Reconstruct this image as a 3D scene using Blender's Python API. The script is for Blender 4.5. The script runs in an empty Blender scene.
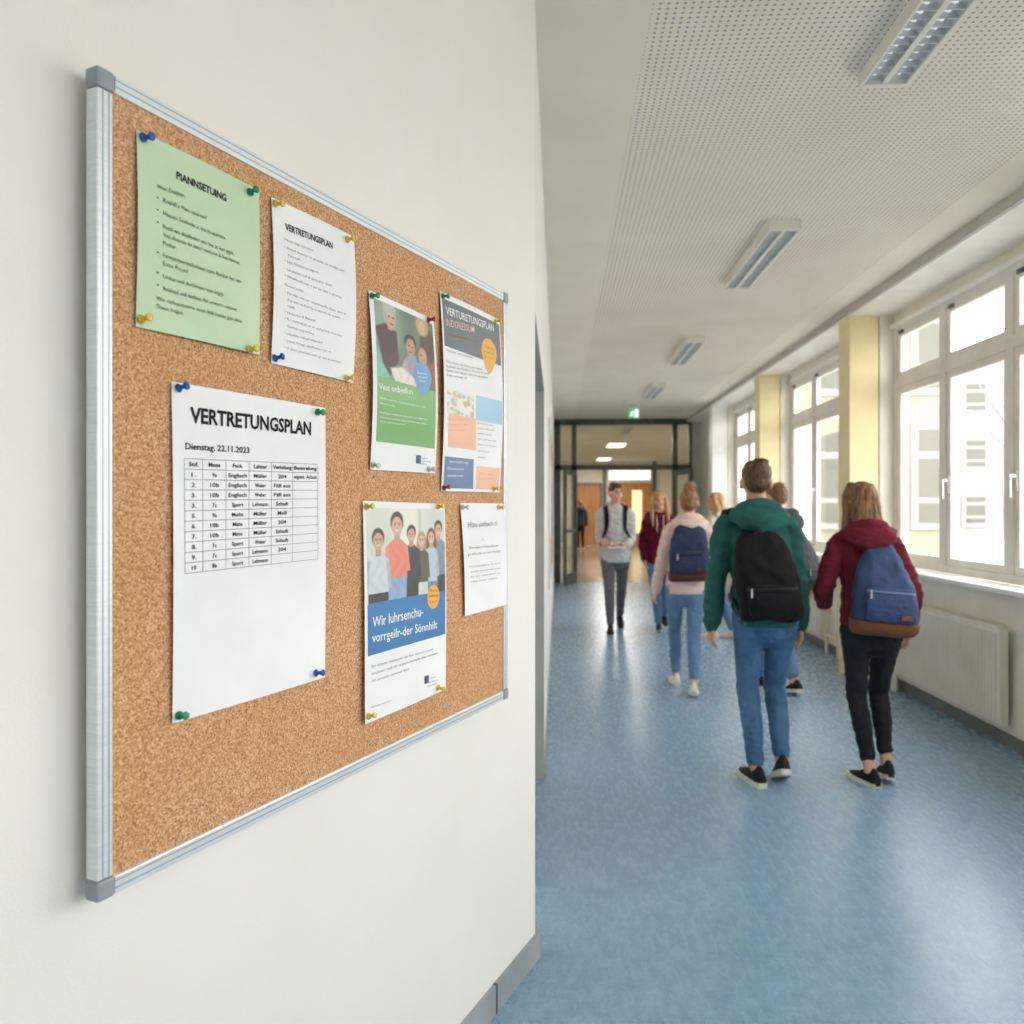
import bpy, bmesh, math, random
import numpy as np
from mathutils import Vector, Matrix, noise
from mathutils.bvhtree import BVHTree

random.seed(7)
COL = bpy.context.scene.collection
PI = math.pi
V = Vector

# ------------------------------------------------------------------ colour / material helpers
def lin(r, g, b):
    f = lambda c: (c/12.92 if c <= .04045 else ((c+.055)/1.055)**2.4)
    return (f(r/255), f(g/255), f(b/255), 1.0)

def new_mat(name):
    m = bpy.data.materials.new(name); m.use_nodes = True
    nt = m.node_tree
    return m, nt, nt.nodes['Principled BSDF']

def setp(b, rough=.6, metal=0, spec=.5, **k):
    b.inputs['Roughness'].default_value = rough
    b.inputs['Metallic'].default_value = metal
    b.inputs['Specular IOR Level'].default_value = spec
    for n, v in k.items():
        b.inputs[n].default_value = v

def node(nt, t, **k):
    n = nt.nodes.new(t)
    for a, v in k.items():
        setattr(n, a, v)
    return n

def ramp(nt, stops, src):
    r = node(nt, 'ShaderNodeValToRGB')
    e = r.color_ramp.elements
    while len(e) < len(stops): e.new(.5)
    for i, (p, c) in enumerate(stops):
        e[i].position = p; e[i].color = c
    nt.links.new(src, r.inputs[0])
    return r.outputs[0]

def coords(nt, scale=(1, 1, 1), rot=(0, 0, 0)):
    tc = node(nt, 'ShaderNodeTexCoord'); mp = node(nt, 'ShaderNodeMapping')
    mp.inputs['Scale'].default_value = scale; mp.inputs['Rotation'].default_value = rot
    nt.links.new(tc.outputs['Object'], mp.inputs[0])
    return mp.outputs[0]

def noise_tex(nt, vec, scale, detail=3, rough=.5):
    n = node(nt, 'ShaderNodeTexNoise')
    n.inputs['Scale'].default_value = scale; n.inputs['Detail'].default_value = detail
    n.inputs['Roughness'].default_value = rough
    nt.links.new(vec, n.inputs['Vector'])
    return n.outputs['Fac']

def bump(nt, b, src, strength=.2, dist=.01):
    bp = node(nt, 'ShaderNodeBump')
    bp.inputs['Strength'].default_value = strength; bp.inputs['Distance'].default_value = dist
    nt.links.new(src, bp.inputs['Height']); nt.links.new(bp.outputs[0], b.inputs['Normal'])

def mixc(nt, fac, a, b_):
    m = node(nt, 'ShaderNodeMix', data_type='RGBA')
    for sock, v in ((m.inputs[0], fac), (m.inputs[6], a), (m.inputs[7], b_)):
        if hasattr(v, 'is_output'): nt.links.new(v, sock)
        else: sock.default_value = v
    return m.outputs[2]

def mat_noise(name, c1, c2, scale=8, rough=.7, spec=.4, bs=0, bscale=60, stretch=(1, 1, 1), metal=0, lo=.35, hi=.65, detail=3, bdist=.01):
    m, nt, b = new_mat(name); setp(b, rough, metal, spec)
    v = coords(nt, stretch)
    n = noise_tex(nt, v, scale, detail)
    nt.links.new(ramp(nt, [(lo, c1), (hi, c2)], n), b.inputs['Base Color'])
    if bs: bump(nt, b, noise_tex(nt, v, bscale, 4), bs, bdist)
    return m

def mat_plain(name, c, rough=.6, metal=0, spec=.5, **k):
    m, nt, b = new_mat(name); setp(b, rough, metal, spec, **k)
    c2 = tuple(min(1, x*1.06) for x in c[:3]) + (1,)
    n = noise_tex(nt, coords(nt), 25, 2)
    nt.links.new(ramp(nt, [(.3, c), (.7, c2)], n), b.inputs['Base Color'])
    return m

def mat_emit(name, c, s):
    m, nt, b = new_mat(name)
    setp(b, .5); b.inputs['Base Color'].default_value = c
    b.inputs['Emission Color'].default_value = c; b.inputs['Emission Strength'].default_value = s
    return m

def mat_glass(name, tint=(1, 1, 1, 1), refl=.08):
    m = bpy.data.materials.new(name); m.use_nodes = True
    nt = m.node_tree; nt.nodes.clear()
    out = node(nt, 'ShaderNodeOutputMaterial'); mx = node(nt, 'ShaderNodeMixShader')
    tr = node(nt, 'ShaderNodeBsdfTransparent'); gl = node(nt, 'ShaderNodeBsdfGlossy')
    lw = node(nt, 'ShaderNodeLayerWeight'); lw.inputs['Blend'].default_value = .5
    pw = node(nt, 'ShaderNodeMath', operation='POWER'); pw.inputs[1].default_value = 5
    fr = node(nt, 'ShaderNodeMath', operation='MULTIPLY_ADD'); fr.inputs[1].default_value = .8; fr.inputs[2].default_value = .02
    nt.links.new(lw.outputs['Facing'], pw.inputs[0]); nt.links.new(pw.outputs[0], fr.inputs[0])
    tr.inputs[0].default_value = tint; gl.inputs['Roughness'].default_value = .02
    nt.links.new(fr.outputs[0], mx.inputs[0]); nt.links.new(tr.outputs[0], mx.inputs[1])
    nt.links.new(gl.outputs[0], mx.inputs[2]); nt.links.new(mx.outputs[0], out.inputs[0])
    return m

def mat_print(name):
    m, nt, b = new_mat(name); setp(b, .45, 0, .4)
    a = node(nt, 'ShaderNodeAttribute', attribute_name='Print')
    n = noise_tex(nt, coords(nt), 30, 2)
    nt.links.new(mixc(nt, .03, a.outputs['Color'], ramp(nt, [(.3, (.7, .7, .7, 1)), (.7, (1, 1, 1, 1))], n)), b.inputs['Base Color'])
    return m

M = {}
M['wall'] = mat_noise('painted plaster', lin(240, 238, 233), lin(243, 241, 237), 3, .75, .3, .06, 220)
M['wall_right'] = mat_noise('cream plaster', lin(232, 226, 212), lin(240, 236, 225), 3, .7, .3, .05, 200)
M['wall_end'] = mat_noise('grey plaster', lin(188, 186, 178), lin(200, 198, 190), 3, .75, .3, .05, 200)
M['white_paint'] = mat_noise('white lacquer', lin(238, 236, 230), lin(245, 244, 240), 5, .4, .5)
M['window_white'] = mat_noise('window frame lacquer', lin(226, 222, 212), lin(236, 233, 225), 5, .4, .5)
M['pillar'] = mat_noise('yellow paint', lin(238, 220, 172), lin(245, 229, 186), 4, .6, .4, .04, 150)
M['baseboard'] = mat_noise('grey vinyl base', lin(150, 156, 160), lin(165, 171, 174), 6, .5, .4)
M['baseboard_dark'] = mat_noise('dark vinyl base', lin(104, 106, 104), lin(120, 122, 120), 6, .5, .4)
M['joint'] = mat_plain('dark joint', lin(70, 74, 78))
M['door_grey'] = mat_noise('grey door lacquer', lin(168, 168, 162), lin(178, 178, 172), 5, .5, .4)
M['alu'] = mat_noise('brushed aluminium', lin(222, 227, 230), lin(236, 239, 241), 20, .42, .5, 0, 60, (1, 1, 30), .35)
M['alu_groove'] = mat_plain('aluminium groove', lin(170, 184, 196), .4, .3)
M['corner_plastic'] = mat_plain('grey plastic', lin(150, 156, 162), .5)
M['paper_white'] = mat_noise('white paper', lin(243, 243, 246), lin(250, 250, 252), 6, .7, .2, .05, 40)
M['paper_green'] = mat_noise('green paper', lin(200, 224, 190), lin(208, 230, 198), 6, .7, .2, .05, 40)
M['ink'] = mat_plain('black ink', lin(48, 48, 52), .8, 0, .1)
M['ink_grey'] = mat_plain('grey ink', lin(146, 146, 152), .8, 0, .1)
M['ink_green'] = mat_plain('dark green ink', lin(72, 104, 76), .8, 0, .1)
M['ink_line'] = mat_plain('table line ink', lin(150, 150, 154), .8, 0, .1)
M['ink_white'] = mat_plain('white ink', lin(246, 248, 246), .6, 0, .2)
M['ink_pink'] = mat_plain('pale pink ink', lin(240, 200, 200), .6, 0, .2)
M['ink_ochre'] = mat_plain('ochre ink', lin(176, 150, 96), .6, 0, .2)
M['ink_orange'] = mat_plain('orange ink', lin(214, 96, 50), .6, 0, .2)
M['ink_red'] = mat_plain('salmon ink', lin(220, 160, 140), .6, 0, .2)
M['ink_blue'] = mat_plain('blue ink', lin(70, 120, 190), .6, 0, .2)
M['print'] = mat_print('colour print')
M['dark_metal'] = mat_noise('anthracite metal', lin(84, 90, 86), lin(98, 104, 99), 8, .45, .5)
M['glass'] = mat_glass('window glass')
M['glass_door'] = mat_glass('door glass', (.93, .96, .95, 1))
M['chrome'] = mat_plain('satin metal', lin(200, 202, 204), .3, .8)
M['radiator'] = mat_noise('radiator lacquer', lin(228, 222, 206), lin(236, 231, 217), 5, .4, .5)
M['pipe'] = mat_noise('pipe lacquer', lin(228, 220, 200), lin(236, 229, 210), 5, .4, .5)
M['lamp_body'] = mat_noise('lamp housing lacquer', lin(226, 224, 214), lin(235, 233, 224), 5, .45, .5)
M['lamp_mirror'] = mat_noise('lamp louvre metal', lin(186, 190, 193), lin(205, 208, 211), 12, .35, .5, 0, 60, (1, 1, 1), .4)
M['lamp_tube'] = mat_emit('dim fluorescent tube', lin(235, 240, 240), .6)
M['sign_green'] = mat_emit('lit green sign', lin(120, 190, 150), .3)
M['sign_white'] = mat_emit('lit white pictogram', lin(235, 250, 240), .9)
M['wood'] = mat_noise('beech door', lin(176, 122, 70), lin(198, 146, 92), 3, .45, .4, .05, 40, (6, 6, .6))
M['lobby_lamp'] = mat_emit('lit diffuser', (1, .95, .85, 1), 2.5)
M['lobby_wall'] = mat_noise('lobby plaster', lin(226, 219, 203), lin(235, 229, 215), 3, .75, .3)
M['lobby_floor'] = mat_noise('lobby linoleum', lin(150, 138, 118), lin(170, 156, 134), 5, .2, .5)  # brownish base colour paints in the wooden doors' reflection
M['facade_cream'] = mat_noise('cream render', (.33, .305, .235, 1), (.36, .335, .265, 1), 2, .9, .2)
M['facade_white'] = mat_noise('white render', (.36, .36, .35, 1), (.40, .40, .39, 1), 2, .9, .2)
M['facade_pane'] = mat_plain('dim pane', (.12, .125, .105, 1), .2)
M['yard'] = mat_noise('pale paving', (.38, .37, .34, 1), (.42, .41, .38, 1), .8, .9, .2)
M['bark'] = mat_noise('pale bark', (.22, .24, .23, 1), (.28, .30, .28, 1), 12, .9, .2, .3, 30)
M['pin_blue'] = mat_plain('blue plastic', lin(20, 84, 168), .25)
M['pin_green'] = mat_plain('green plastic', lin(6, 138, 92), .25)
M['pin_yellow'] = mat_plain('yellow plastic', lin(228, 196, 60), .25)
M['pin_red'] = mat_plain('red plastic', lin(168, 34, 40), .25)
M['pin_clear'] = mat_plain('clear plastic', lin(206, 208, 204), .2)

def mat_cork():
    m, nt, b = new_mat('cork'); setp(b, .85, 0, .15)
    v = coords(nt)
    vo = node(nt, 'ShaderNodeTexVoronoi'); vo.inputs['Scale'].default_value = 330
    nt.links.new(v, vo.inputs['Vector'])
    sep = node(nt, 'ShaderNodeSeparateColor'); nt.links.new(vo.outputs['Color'], sep.inputs[0])
    base = ramp(nt, [(0, lin(168, 118, 80)), (.3, lin(200, 154, 112)), (.7, lin(217, 173, 132)), (1, lin(236, 200, 160))], sep.outputs[0])
    n2 = noise_tex(nt, v, 230, 2, .7)
    spk = ramp(nt, [(.33, (1, 1, 1, 1)), (.39, (0, 0, 0, 1))], n2)
    c = mixc(nt, spk, base, lin(140, 92, 56))
    n3 = noise_tex(nt, v, 5, 3)
    c = mixc(nt, ramp(nt, [(.3, (0, 0, 0, 1)), (.7, (.25, .25, .25, 1))], n3), c, lin(190, 128, 76))
    nt.links.new(c, b.inputs['Base Color'])
    bump(nt, b, noise_tex(nt, v, 320, 3), .15, .002)
    return m
M['cork'] = mat_cork()

def mat_floor():
    m, nt, b = new_mat('blue linoleum'); setp(b, .26, 0, .5)
    v = coords(nt)
    v2 = coords(nt, (3, 1, 1))
    v3 = coords(nt, (1, 3.2, 1))
    n1 = noise_tex(nt, v3, 9, 6, .68)
    n2 = noise_tex(nt, v, 70, 5, .7)
    c = ramp(nt, [(.3, lin(108, 146, 178)), (.5, lin(134, 168, 195)), (.68, lin(160, 190, 210))], n1)
    c2 = ramp(nt, [(.32, lin(90, 128, 162)), (.5, lin(131, 166, 193)), (.68, lin(176, 202, 214))], n2)
    c = mixc(nt, .45, c, c2)
    c = mixc(nt, .25, c, ramp(nt, [(.35, lin(70, 112, 156)), (.65, lin(184, 208, 222))], noise_tex(nt, v, 240, 3, .7)))
    nt.links.new(c, b.inputs['Base Color'])
    r = node(nt, 'ShaderNodeMapRange'); r.inputs[3].default_value = .2; r.inputs[4].default_value = .34
    nt.links.new(noise_tex(nt, v2, 12, 4), r.inputs[0]); nt.links.new(r.outputs[0], b.inputs['Roughness'])
    bump(nt, b, noise_tex(nt, v, 60, 3), .02, .003)
    return m
M['floor'] = mat_floor()

PERF = (.33, 2.29)
def mat_ceiling():
    m, nt, b = new_mat('perforated ceiling board'); setp(b, .8, 0, .2)
    tc = node(nt, 'ShaderNodeTexCoord')
    sx = node(nt, 'ShaderNodeSeparateXYZ'); nt.links.new(tc.outputs['Object'], sx.inputs[0])
    def mth(op, a, c=None):
        n = node(nt, 'ShaderNodeMath', operation=op)
        for i, x in enumerate((a, c)):
            if x is None: continue
            if hasattr(x, 'is_output'): nt.links.new(x, n.inputs[i])
            else: n.inputs[i].default_value = x
        return n.outputs[0]
    P = .0285
    fx = mth('SUBTRACT', mth('FRACT', mth('DIVIDE', sx.outputs[0], P)), .5)
    fy = mth('SUBTRACT', mth('FRACT', mth('DIVIDE', sx.outputs[1], P)), .5)
    d = mth('SQRT', mth('ADD', mth('MULTIPLY', fx, fx), mth('MULTIPLY', fy, fy)))
    dot = mth('LESS_THAN', d, .21)
    a = mth('GREATER_THAN', sx.outputs[0], PERF[0]); c = mth('LESS_THAN', sx.outputs[0], PERF[1])
    fac = mth('MULTIPLY', mth('MULTIPLY', dot, a), c)
    n = noise_tex(nt, tc.outputs['Object'], 2, 2)
    base = ramp(nt, [(.3, lin(233, 227, 214)), (.7, lin(240, 235, 223))], n)
    nt.links.new(mixc(nt, mth('MULTIPLY', fac, .66), base, lin(92, 92, 92)), b.inputs['Base Color'])
    return m
M['ceiling'] = mat_ceiling()

# ------------------------------------------------------------------ object helpers
def link_mesh(name, me, mat, parent=None, loc=None, smooth=False):
    o = bpy.data.objects.new(name, me); COL.objects.link(o)
    if mat is not None and not me.materials: me.materials.append(M[mat] if isinstance(mat, str) else mat)
    if loc is not None: o.location = loc
    if parent is not None: o.parent = parent
    if smooth: me.polygons.foreach_set('use_smooth', [True]*len(me.polygons))
    return o

def obj(name, bm, mat, parent=None, origin=None, smooth=False):
    """bm is in world space; origin = location of the thing (children: location of their root)."""
    if origin is not None:
        bmesh.ops.translate(bm, vec=-V(origin), verts=bm.verts)
    bmesh.ops.recalc_face_normals(bm, faces=bm.faces)
    me = bpy.data.meshes.new(name); bm.to_mesh(me); bm.free()
    return link_mesh(name, me, mat, parent, V(origin) if (origin is not None and parent is None) else None, smooth)

def tag(o, label=None, cat=None, group=None, kind=None):
    if label: o['label'] = label
    if cat: o['category'] = cat
    if group: o['group'] = group
    if kind: o['kind'] = kind
    return o

def thing(name, loc, label=None, cat=None, group=None, kind=None, rz=0):
    o = bpy.data.objects.new(name, None); COL.objects.link(o)
    o.empty_display_size = .05
    o.location = loc; o.rotation_euler = (0, 0, rz)
    return tag(o, label, cat, group, kind)

def dup(root, delta=None, loc=None, label=None, group=None):
    r = root.copy(); COL.objects.link(r)
    if delta is not None: r.location = root.location + V(delta)
    if loc is not None: r.location = loc
    if label: r['label'] = label
    if group: r['group'] = group
    for ch in list(root.children):
        c = ch.copy(); COL.objects.link(c); c.parent = r
        for g in list(ch.children):
            d = g.copy(); COL.objects.link(d); d.parent = c
    return r

def box(bm, x0, x1, y0, y1, z0, z1, bev=0, M4=None):
    vs = [bm.verts.new(p) for p in ((x0, y0, z0), (x1, y0, z0), (x1, y1, z0), (x0, y1, z0), (x0, y0, z1), (x1, y0, z1), (x1, y1, z1), (x0, y1, z1))]
    if M4 is not None:
        for v in vs: v.co = M4 @ v.co
    fs = [bm.faces.new([vs[i] for i in f]) for f in ((0, 3, 2, 1), (4, 5, 6, 7), (0, 1, 5, 4), (1, 2, 6, 5), (2, 3, 7, 6), (3, 0, 4, 7))]
    if bev:
        es = list({e for f in fs for e in f.edges})
        bmesh.ops.bevel(bm, geom=es, offset=bev, segments=2, affect='EDGES', profile=.5)
    return fs

def bxm(*args, **k):
    bm = bmesh.new(); box(bm, *args, **k); return bm

def cat_rom(pts, n):
    P = [V(p) for p in pts]
    P = [2*P[0]-P[1]] + P + [2*P[-1]-P[-2]]
    out = []
    for i in range(1, len(P)-2):
        for j in range(n):
            t = j/n
            a, b, c, d = P[i-1], P[i], P[i+1], P[i+2]
            out.append(.5*((2*b)+(c-a)*t+(2*a-5*b+4*c-d)*t*t+(3*b-a-3*c+d)*t**3))
    out.append(P[-2])
    return out

def tube(bm, pts, rad, seg=16, side=(1, 0, 0), n=4, caps=True, power=2.0):
    """closed tapered tube; rad entries r or (ra, rb): ra along `side`, rb across."""
    R = [V((r, r, 0)) if not hasattr(r, '__len__') else V((r[0], r[1], 0)) for r in rad]
    if n > 1:
        C = cat_rom(pts, n); RR = cat_rom(R, n)
    else:
        C = [V(p) for p in pts]; RR = R
    rings = []
    prev = None
    for i, c in enumerate(C):
        t = (C[min(i+1, len(C)-1)]-C[max(i-1, 0)]).normalized()
        s = V(side) if prev is None else prev
        s = (s - t*s.dot(t))
        if s.length < 1e-4: s = t.orthogonal()
        s.normalize(); prev = s
        w = t.cross(s)
        rings.append((c, t, s, w, abs(RR[i].x), abs(RR[i].y)))
    full = []
    if caps:
        c, t, s, w, a, b = rings[0]
        for k in (.15, .5, .85):
            h = math.cos(k*PI/2); full.append((c-t*h*min(a, b), t, s, w, a*math.sin(k*PI/2), b*math.sin(k*PI/2)))
    full += rings
    if caps:
        c, t, s, w, a, b = rings[-1]
        for k in (.85, .5, .15):
            h = math.cos(k*PI/2); full.append((c+t*h*min(a, b), t, s, w, a*math.sin(k*PI/2), b*math.sin(k*PI/2)))
    prev = None
    for c, t, s, w, a, b in full:
        ring = []
        for k in range(seg):
            an = 2*PI*k/seg
            ca, sa = math.cos(an), math.sin(an)
            if power != 2.0:
                ca = math.copysign(abs(ca)**(2/power), ca); sa = math.copysign(abs(sa)**(2/power), sa)
            ring.append(bm.verts.new(c+s*a*ca+w*b*sa))
        if prev:
            for k in range(seg):
                bm.faces.new((prev[k], prev[(k+1) % seg], ring[(k+1) % seg], ring[k]))
        else:
            bm.faces.new(list(reversed(ring)))
        prev = ring
    bm.faces.new(prev)

def ellipsoid(bm, c, r, rot=None, seg=20):
    m = Matrix.Translation(V(c)) @ (rot.to_4x4() if rot is not None else Matrix.Identity(4)) @ Matrix.Diagonal((*r, 1))
    bmesh.ops.create_uvsphere(bm, u_segments=seg, v_segments=seg//2+2, radius=1, matrix=m)

def lathe(bm, prof, o, ax, seg=16):
    """prof = [(r, h)], along axis ax from point o."""
    ax = V(ax).normalized(); s = ax.orthogonal().normalized(); w = ax.cross(s)
    prev = None
    for r, h in prof:
        ring = [bm.verts.new(V(o)+ax*h+(s*math.cos(2*PI*k/seg)+w*math.sin(2*PI*k/seg))*r) for k in range(seg)]
        if prev:
            for k in range(seg): bm.faces.new((prev[k], prev[(k+1) % seg], ring[(k+1) % seg], ring[k]))
        else: bm.faces.new(list(reversed(ring)))
        prev = ring
    bm.faces.new(prev)

def remeshed(bm, voxel, smooth=3, wrinkle=None, scale=1.0):
    """one continuous skin over overlapping closed shapes."""
    me = bpy.data.meshes.new('tmp'); bmesh.ops.recalc_face_normals(bm, faces=bm.faces); bm.to_mesh(me); bm.free()
    o = bpy.data.objects.new('tmp', me); COL.objects.link(o)
    r = o.modifiers.new('r', 'REMESH'); r.mode = 'VOXEL'; r.voxel_size = voxel; r.use_smooth_shade = True
    if smooth:
        s = o.modifiers.new('s', 'SMOOTH'); s.factor = .5; s.iterations = smooth
    dg = bpy.context.evaluated_depsgraph_get()
    out = bpy.data.meshes.new_from_object(o.evaluated_get(dg))
    bpy.data.objects.remove(o); bpy.data.meshes.remove(me)
    if wrinkle:
        nrm = [v.normal.copy() for v in out.vertices]
        for v, n in zip(out.vertices, nrm):
            v.co = v.co + n*wrinkle(v.co)
    if scale != 1.0: out.transform(Matrix.Scale(scale, 4))
    out.polygons.foreach_set('use_smooth', [True]*len(out.polygons))
    return out

# ------------------------------------------------------------------ camera
F = 800.0; CX = 512.0; HY = 507.0; EYE = 1.5
YAW = math.atan(46/F)
FW = V((-math.sin(YAW), math.cos(YAW), 0)); RT = V((math.cos(YAW), math.sin(YAW), 0)); UP = V((0, 0, 1))
CAM = V((0, 0, EYE))
cd = bpy.data.cameras.new('camera'); cam = bpy.data.objects.new('camera', cd); COL.objects.link(cam)
cam.location = CAM; cam.rotation_euler = (PI/2, 0, YAW)
cd.sensor_width = 36; cd.lens = 36*F/1024; cd.shift_y = -(512-HY)/1024
cd.clip_start = .05; cd.clip_end = 300
cd.dof.use_dof = True; cd.dof.focus_distance = 1.75; cd.dof.aperture_fstop = 4.0
bpy.context.scene.camera = cam

def ray(px, py): return FW + RT*((px-CX)/F) + UP*((HY-py)/F)
def ground(px, py):
    d = ray(px, py); t = -EYE/d.z
    return CAM + d*t

# splayed wall on the left: from the corner towards the camera
CORNER = ground(537.5, 956); CORNER.z = 0
WD = (FW + RT*((890-CX)/F)).normalized()          # along the wall, away from the camera
WN = V((WD.y, -WD.x, 0))                            # into the corridor
def wall_pt(s, z, off=0.0): return CORNER + WD*s + WN*off + UP*z
def to_wall(px, py, off):
    d = ray(px, py); p0 = CORNER + WN*off
    t = (p0-CAM).dot(WN)/d.dot(WN)
    p = CAM + d*t
    return ((p-p0).dot(WD), p.z)
XL = CORNER.x-.012; XR = 2.81; XW = 2.95; HC = 3.25; YE = 16.0; YB = -6.0
# ------------------------------------------------------------------ the setting
S = 'structure'
tag(obj('floor', bxm(-4.2, 3.05, YB, YE, -.1, 0), 'floor'), 'blue marbled linoleum floor of the corridor, shiny with window reflections', kind=S)
tag(obj('ceiling', bxm(-4.2, 3.05, YB, YE, HC, HC+.1), 'ceiling'), 'off-white corridor ceiling with a perforated acoustic field', kind=S)

def prism(bm, pts, z0, z1):
    lo = [bm.verts.new((p[0], p[1], z0)) for p in pts]; hi = [bm.verts.new((p[0], p[1], z1)) for p in pts]
    n = len(pts)
    bm.faces.new(list(reversed(lo))); bm.faces.new(hi)
    for i in range(n): bm.faces.new((lo[i], lo[(i+1) % n], hi[(i+1) % n], hi[i]))
def wpoly(s0, s1, o0, o1): return [wall_pt(s0, 0, o0), wall_pt(s1, 0, o0), wall_pt(s1, 0, o1), wall_pt(s0, 0, o1)]

bm = bmesh.new()
e = .02   # small chamfer at the corner
A = wall_pt(-9.3, 0, 0); B = wall_pt(-e, 0, 0); C_ = V((XL, CORNER.y+e, 0)); D = V((XL-.15, CORNER.y+e, 0)); E = wall_pt(-9.3, 0, -.15)
prism(bm, [E, D, C_, B, A], 0, HC)
tag(obj('wall_near_left', bm, 'wall'), 'white plastered wall splayed towards the camera, carrying the large cork board', kind=S)
NY = 4.42      # far jamb of the door niche behind the corner
bm = bmesh.new(); box(bm, XL-.45, XL, NY, YE, 0, HC); box(bm, XL-.45, XL, CORNER.y+e, NY, 2.16, HC); box(bm, XL-.45, XL-.34, CORNER.y+e, NY, 0, 2.16)
tag(obj('wall_left', bm, 'wall'), 'white left wall of the corridor running away behind the corner', kind=S)
tag(obj('wall_back', bxm(-4.2, 3.05, YB-.12, YB, 0, HC), 'wall'), kind=S)

PF = [-5.32, -2.19, .93, 4.05, 7.17, 10.3, 13.43]
bm = bmesh.new()
box(bm, XR, 3.05, YB, YE, 0, .97)
for i, y in enumerate(PF): box(bm, XR, 3.05, y, (y+.42) if i < len(PF)-1 else YE, .97, HC)
box(bm, XW-.02, 3.05, YB, YE, 3.08, HC)
tag(obj('wall_right', bm, 'wall_right'), 'cream window wall on the right with parapet and piers', kind=S)
tag(obj('trim_1', bxm(2.55, XW-.02, YB, YE, 3.175, HC), 'white_paint'), 'white soffit above the windows', kind=S)
tag(obj('soffit_shade', bxm(2.53, 2.55, YB, YE, 3.195, HC), mat_noise('shadow strip', lin(190, 186, 176), lin(200, 196, 186), 4)), 'grey strip painting in the shade on the soffit side below the ceiling', kind=S)  # added strip, its grey paints the shade on the soffit's side
for i, y in enumerate(PF):
    o = obj('pillar', bxm(2.55, 2.80, y, y+.27, 0, 3.175, .004), 'pillar' if i < 6 else 'white_paint', origin=(2.675, y+.135, 0))
    tag(o, ['', '', '', 'yellow square pillar nearest the camera', 'yellow square pillar beside the large right window', 'second yellow square pillar, farther down the corridor', 'white square pillar at the far end of the windows'][i], kind=S)

# baseboards
bm = bmesh.new(); prism(bm, wpoly(-9.2, -.335, 0, .012), 0, .085)
tag(obj('baseboard_near_left', bm, 'baseboard'), 'grey vinyl baseboard under the cork board wall', kind=S)
bm = bmesh.new(); prism(bm, [wall_pt(-.325, 0, 0), wall_pt(-.325, 0, .012), wall_pt(-.0, 0, .012), V((XL+.012, CORNER.y+.02, 0)), V((XL+.012, CORNER.y+.03, 0)), V((XL, CORNER.y+.03, 0)), V((XL, CORNER.y+.02, 0)), wall_pt(-.02, 0, 0)], 0, .085)
tag(obj('baseboard_corner', bm, 'baseboard'), 'grey baseboard piece wrapping the wall corner', kind=S)
bm = bmesh.new(); prism(bm, wpoly(-.3355, -.3245, 0, .0125), 0, .0855)
tag(obj('trim_3', bm, 'joint'), 'dark joint between two baseboard pieces', kind=S)
tag(obj('baseboard_left', bxm(XL, XL+.012, NY, YE-.04, 0, .07), 'baseboard'), kind=S)
tag(obj('baseboard_right', bxm(XR-.015, XR, YB, YE, 0, .085), 'baseboard_dark'), 'dark baseboard along the window wall', kind=S)

# door on the left wall just behind the corner
d = thing('door_1', (XL-.3, 3.55, 0), 'grey steel door frame in the niche on the left wall behind the corner', kind=S)
def part(name, bm, mat, root, smooth=False): return obj(name, bm, mat, root, root.location, smooth)
bm = bmesh.new(); box(bm, XL-.34, XL+.004, NY-.02, NY, 0, 2.16); box(bm, XL-.34, XL+.004, CORNER.y+.03, NY-.02, 2.14, 2.16)
part('door_frame', bm, 'door_grey', d)
part('door_leaf', bxm(XL-.34, XL-.30, 2.95, NY-.02, .005, 2.14), 'door_grey', d)
bm = bmesh.new(); box(bm, XL-.30, XL-.24, 4.2, 4.22, 1.02, 1.05, .004); box(bm, XL-.26, XL-.24, 4.08, 4.22, 1.025, 1.045, .004); part('door_handle', bm, 'chrome', d)

# second cork board far along the left wall
cb = thing('cork_board', (XL, 7.9, .86), 'far pinboard with pale sheets on the left corridor wall, seen edge-on', 'notice board')
part('cork_panel', bxm(XL, XL+.015, 6.25, 9.55, .9, 2.16), 'cork', cb)
bm = bmesh.new()
for a in ((6.2, 6.25, .86, 2.2), (9.55, 9.6, .86, 2.2), (6.25, 9.55, .86, .9), (6.25, 9.55, 2.16, 2.2)): box(bm, XL, XL+.022, a[0], a[1], a[2], a[3])
part('board_frame', bm, 'alu', cb)
for k, (y, z, w, h, mt, lb) in enumerate(((6.9, 1.25, .42, .6, 'paper_white', 'nearest white sheet pinned to the far pinboard'), (7.9, 1.3, .5, .65, 'ink_pink', 'pale pink sheet pinned to the far pinboard'), (8.8, 1.2, .4, .55, 'ink_blue', 'blue sheet pinned to the far pinboard'))):
    tag(obj('pinned_sheet', bxm(XL+.016, XL+.018, y-w/2, y+w/2, z, z+h), mt, origin=(XL+.017, y, z)), lb, 'sheet', 'sheets on the far pinboard')

# ------------------------------------------------------------------ windows
def ring_boxes(bm, x0, x1, y0, y1, z0, z1, w):
    box(bm, x0, x1, y0, y0+w, z0, z1, .004); box(bm, x0, x1, y1-w, y1, z0, z1, .004)
    box(bm, x0, x1, y0+w, y1-w, z0, z0+w, .004); box(bm, x0, x1, y0+w, y1-w, z1-w, z1, .004)

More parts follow.
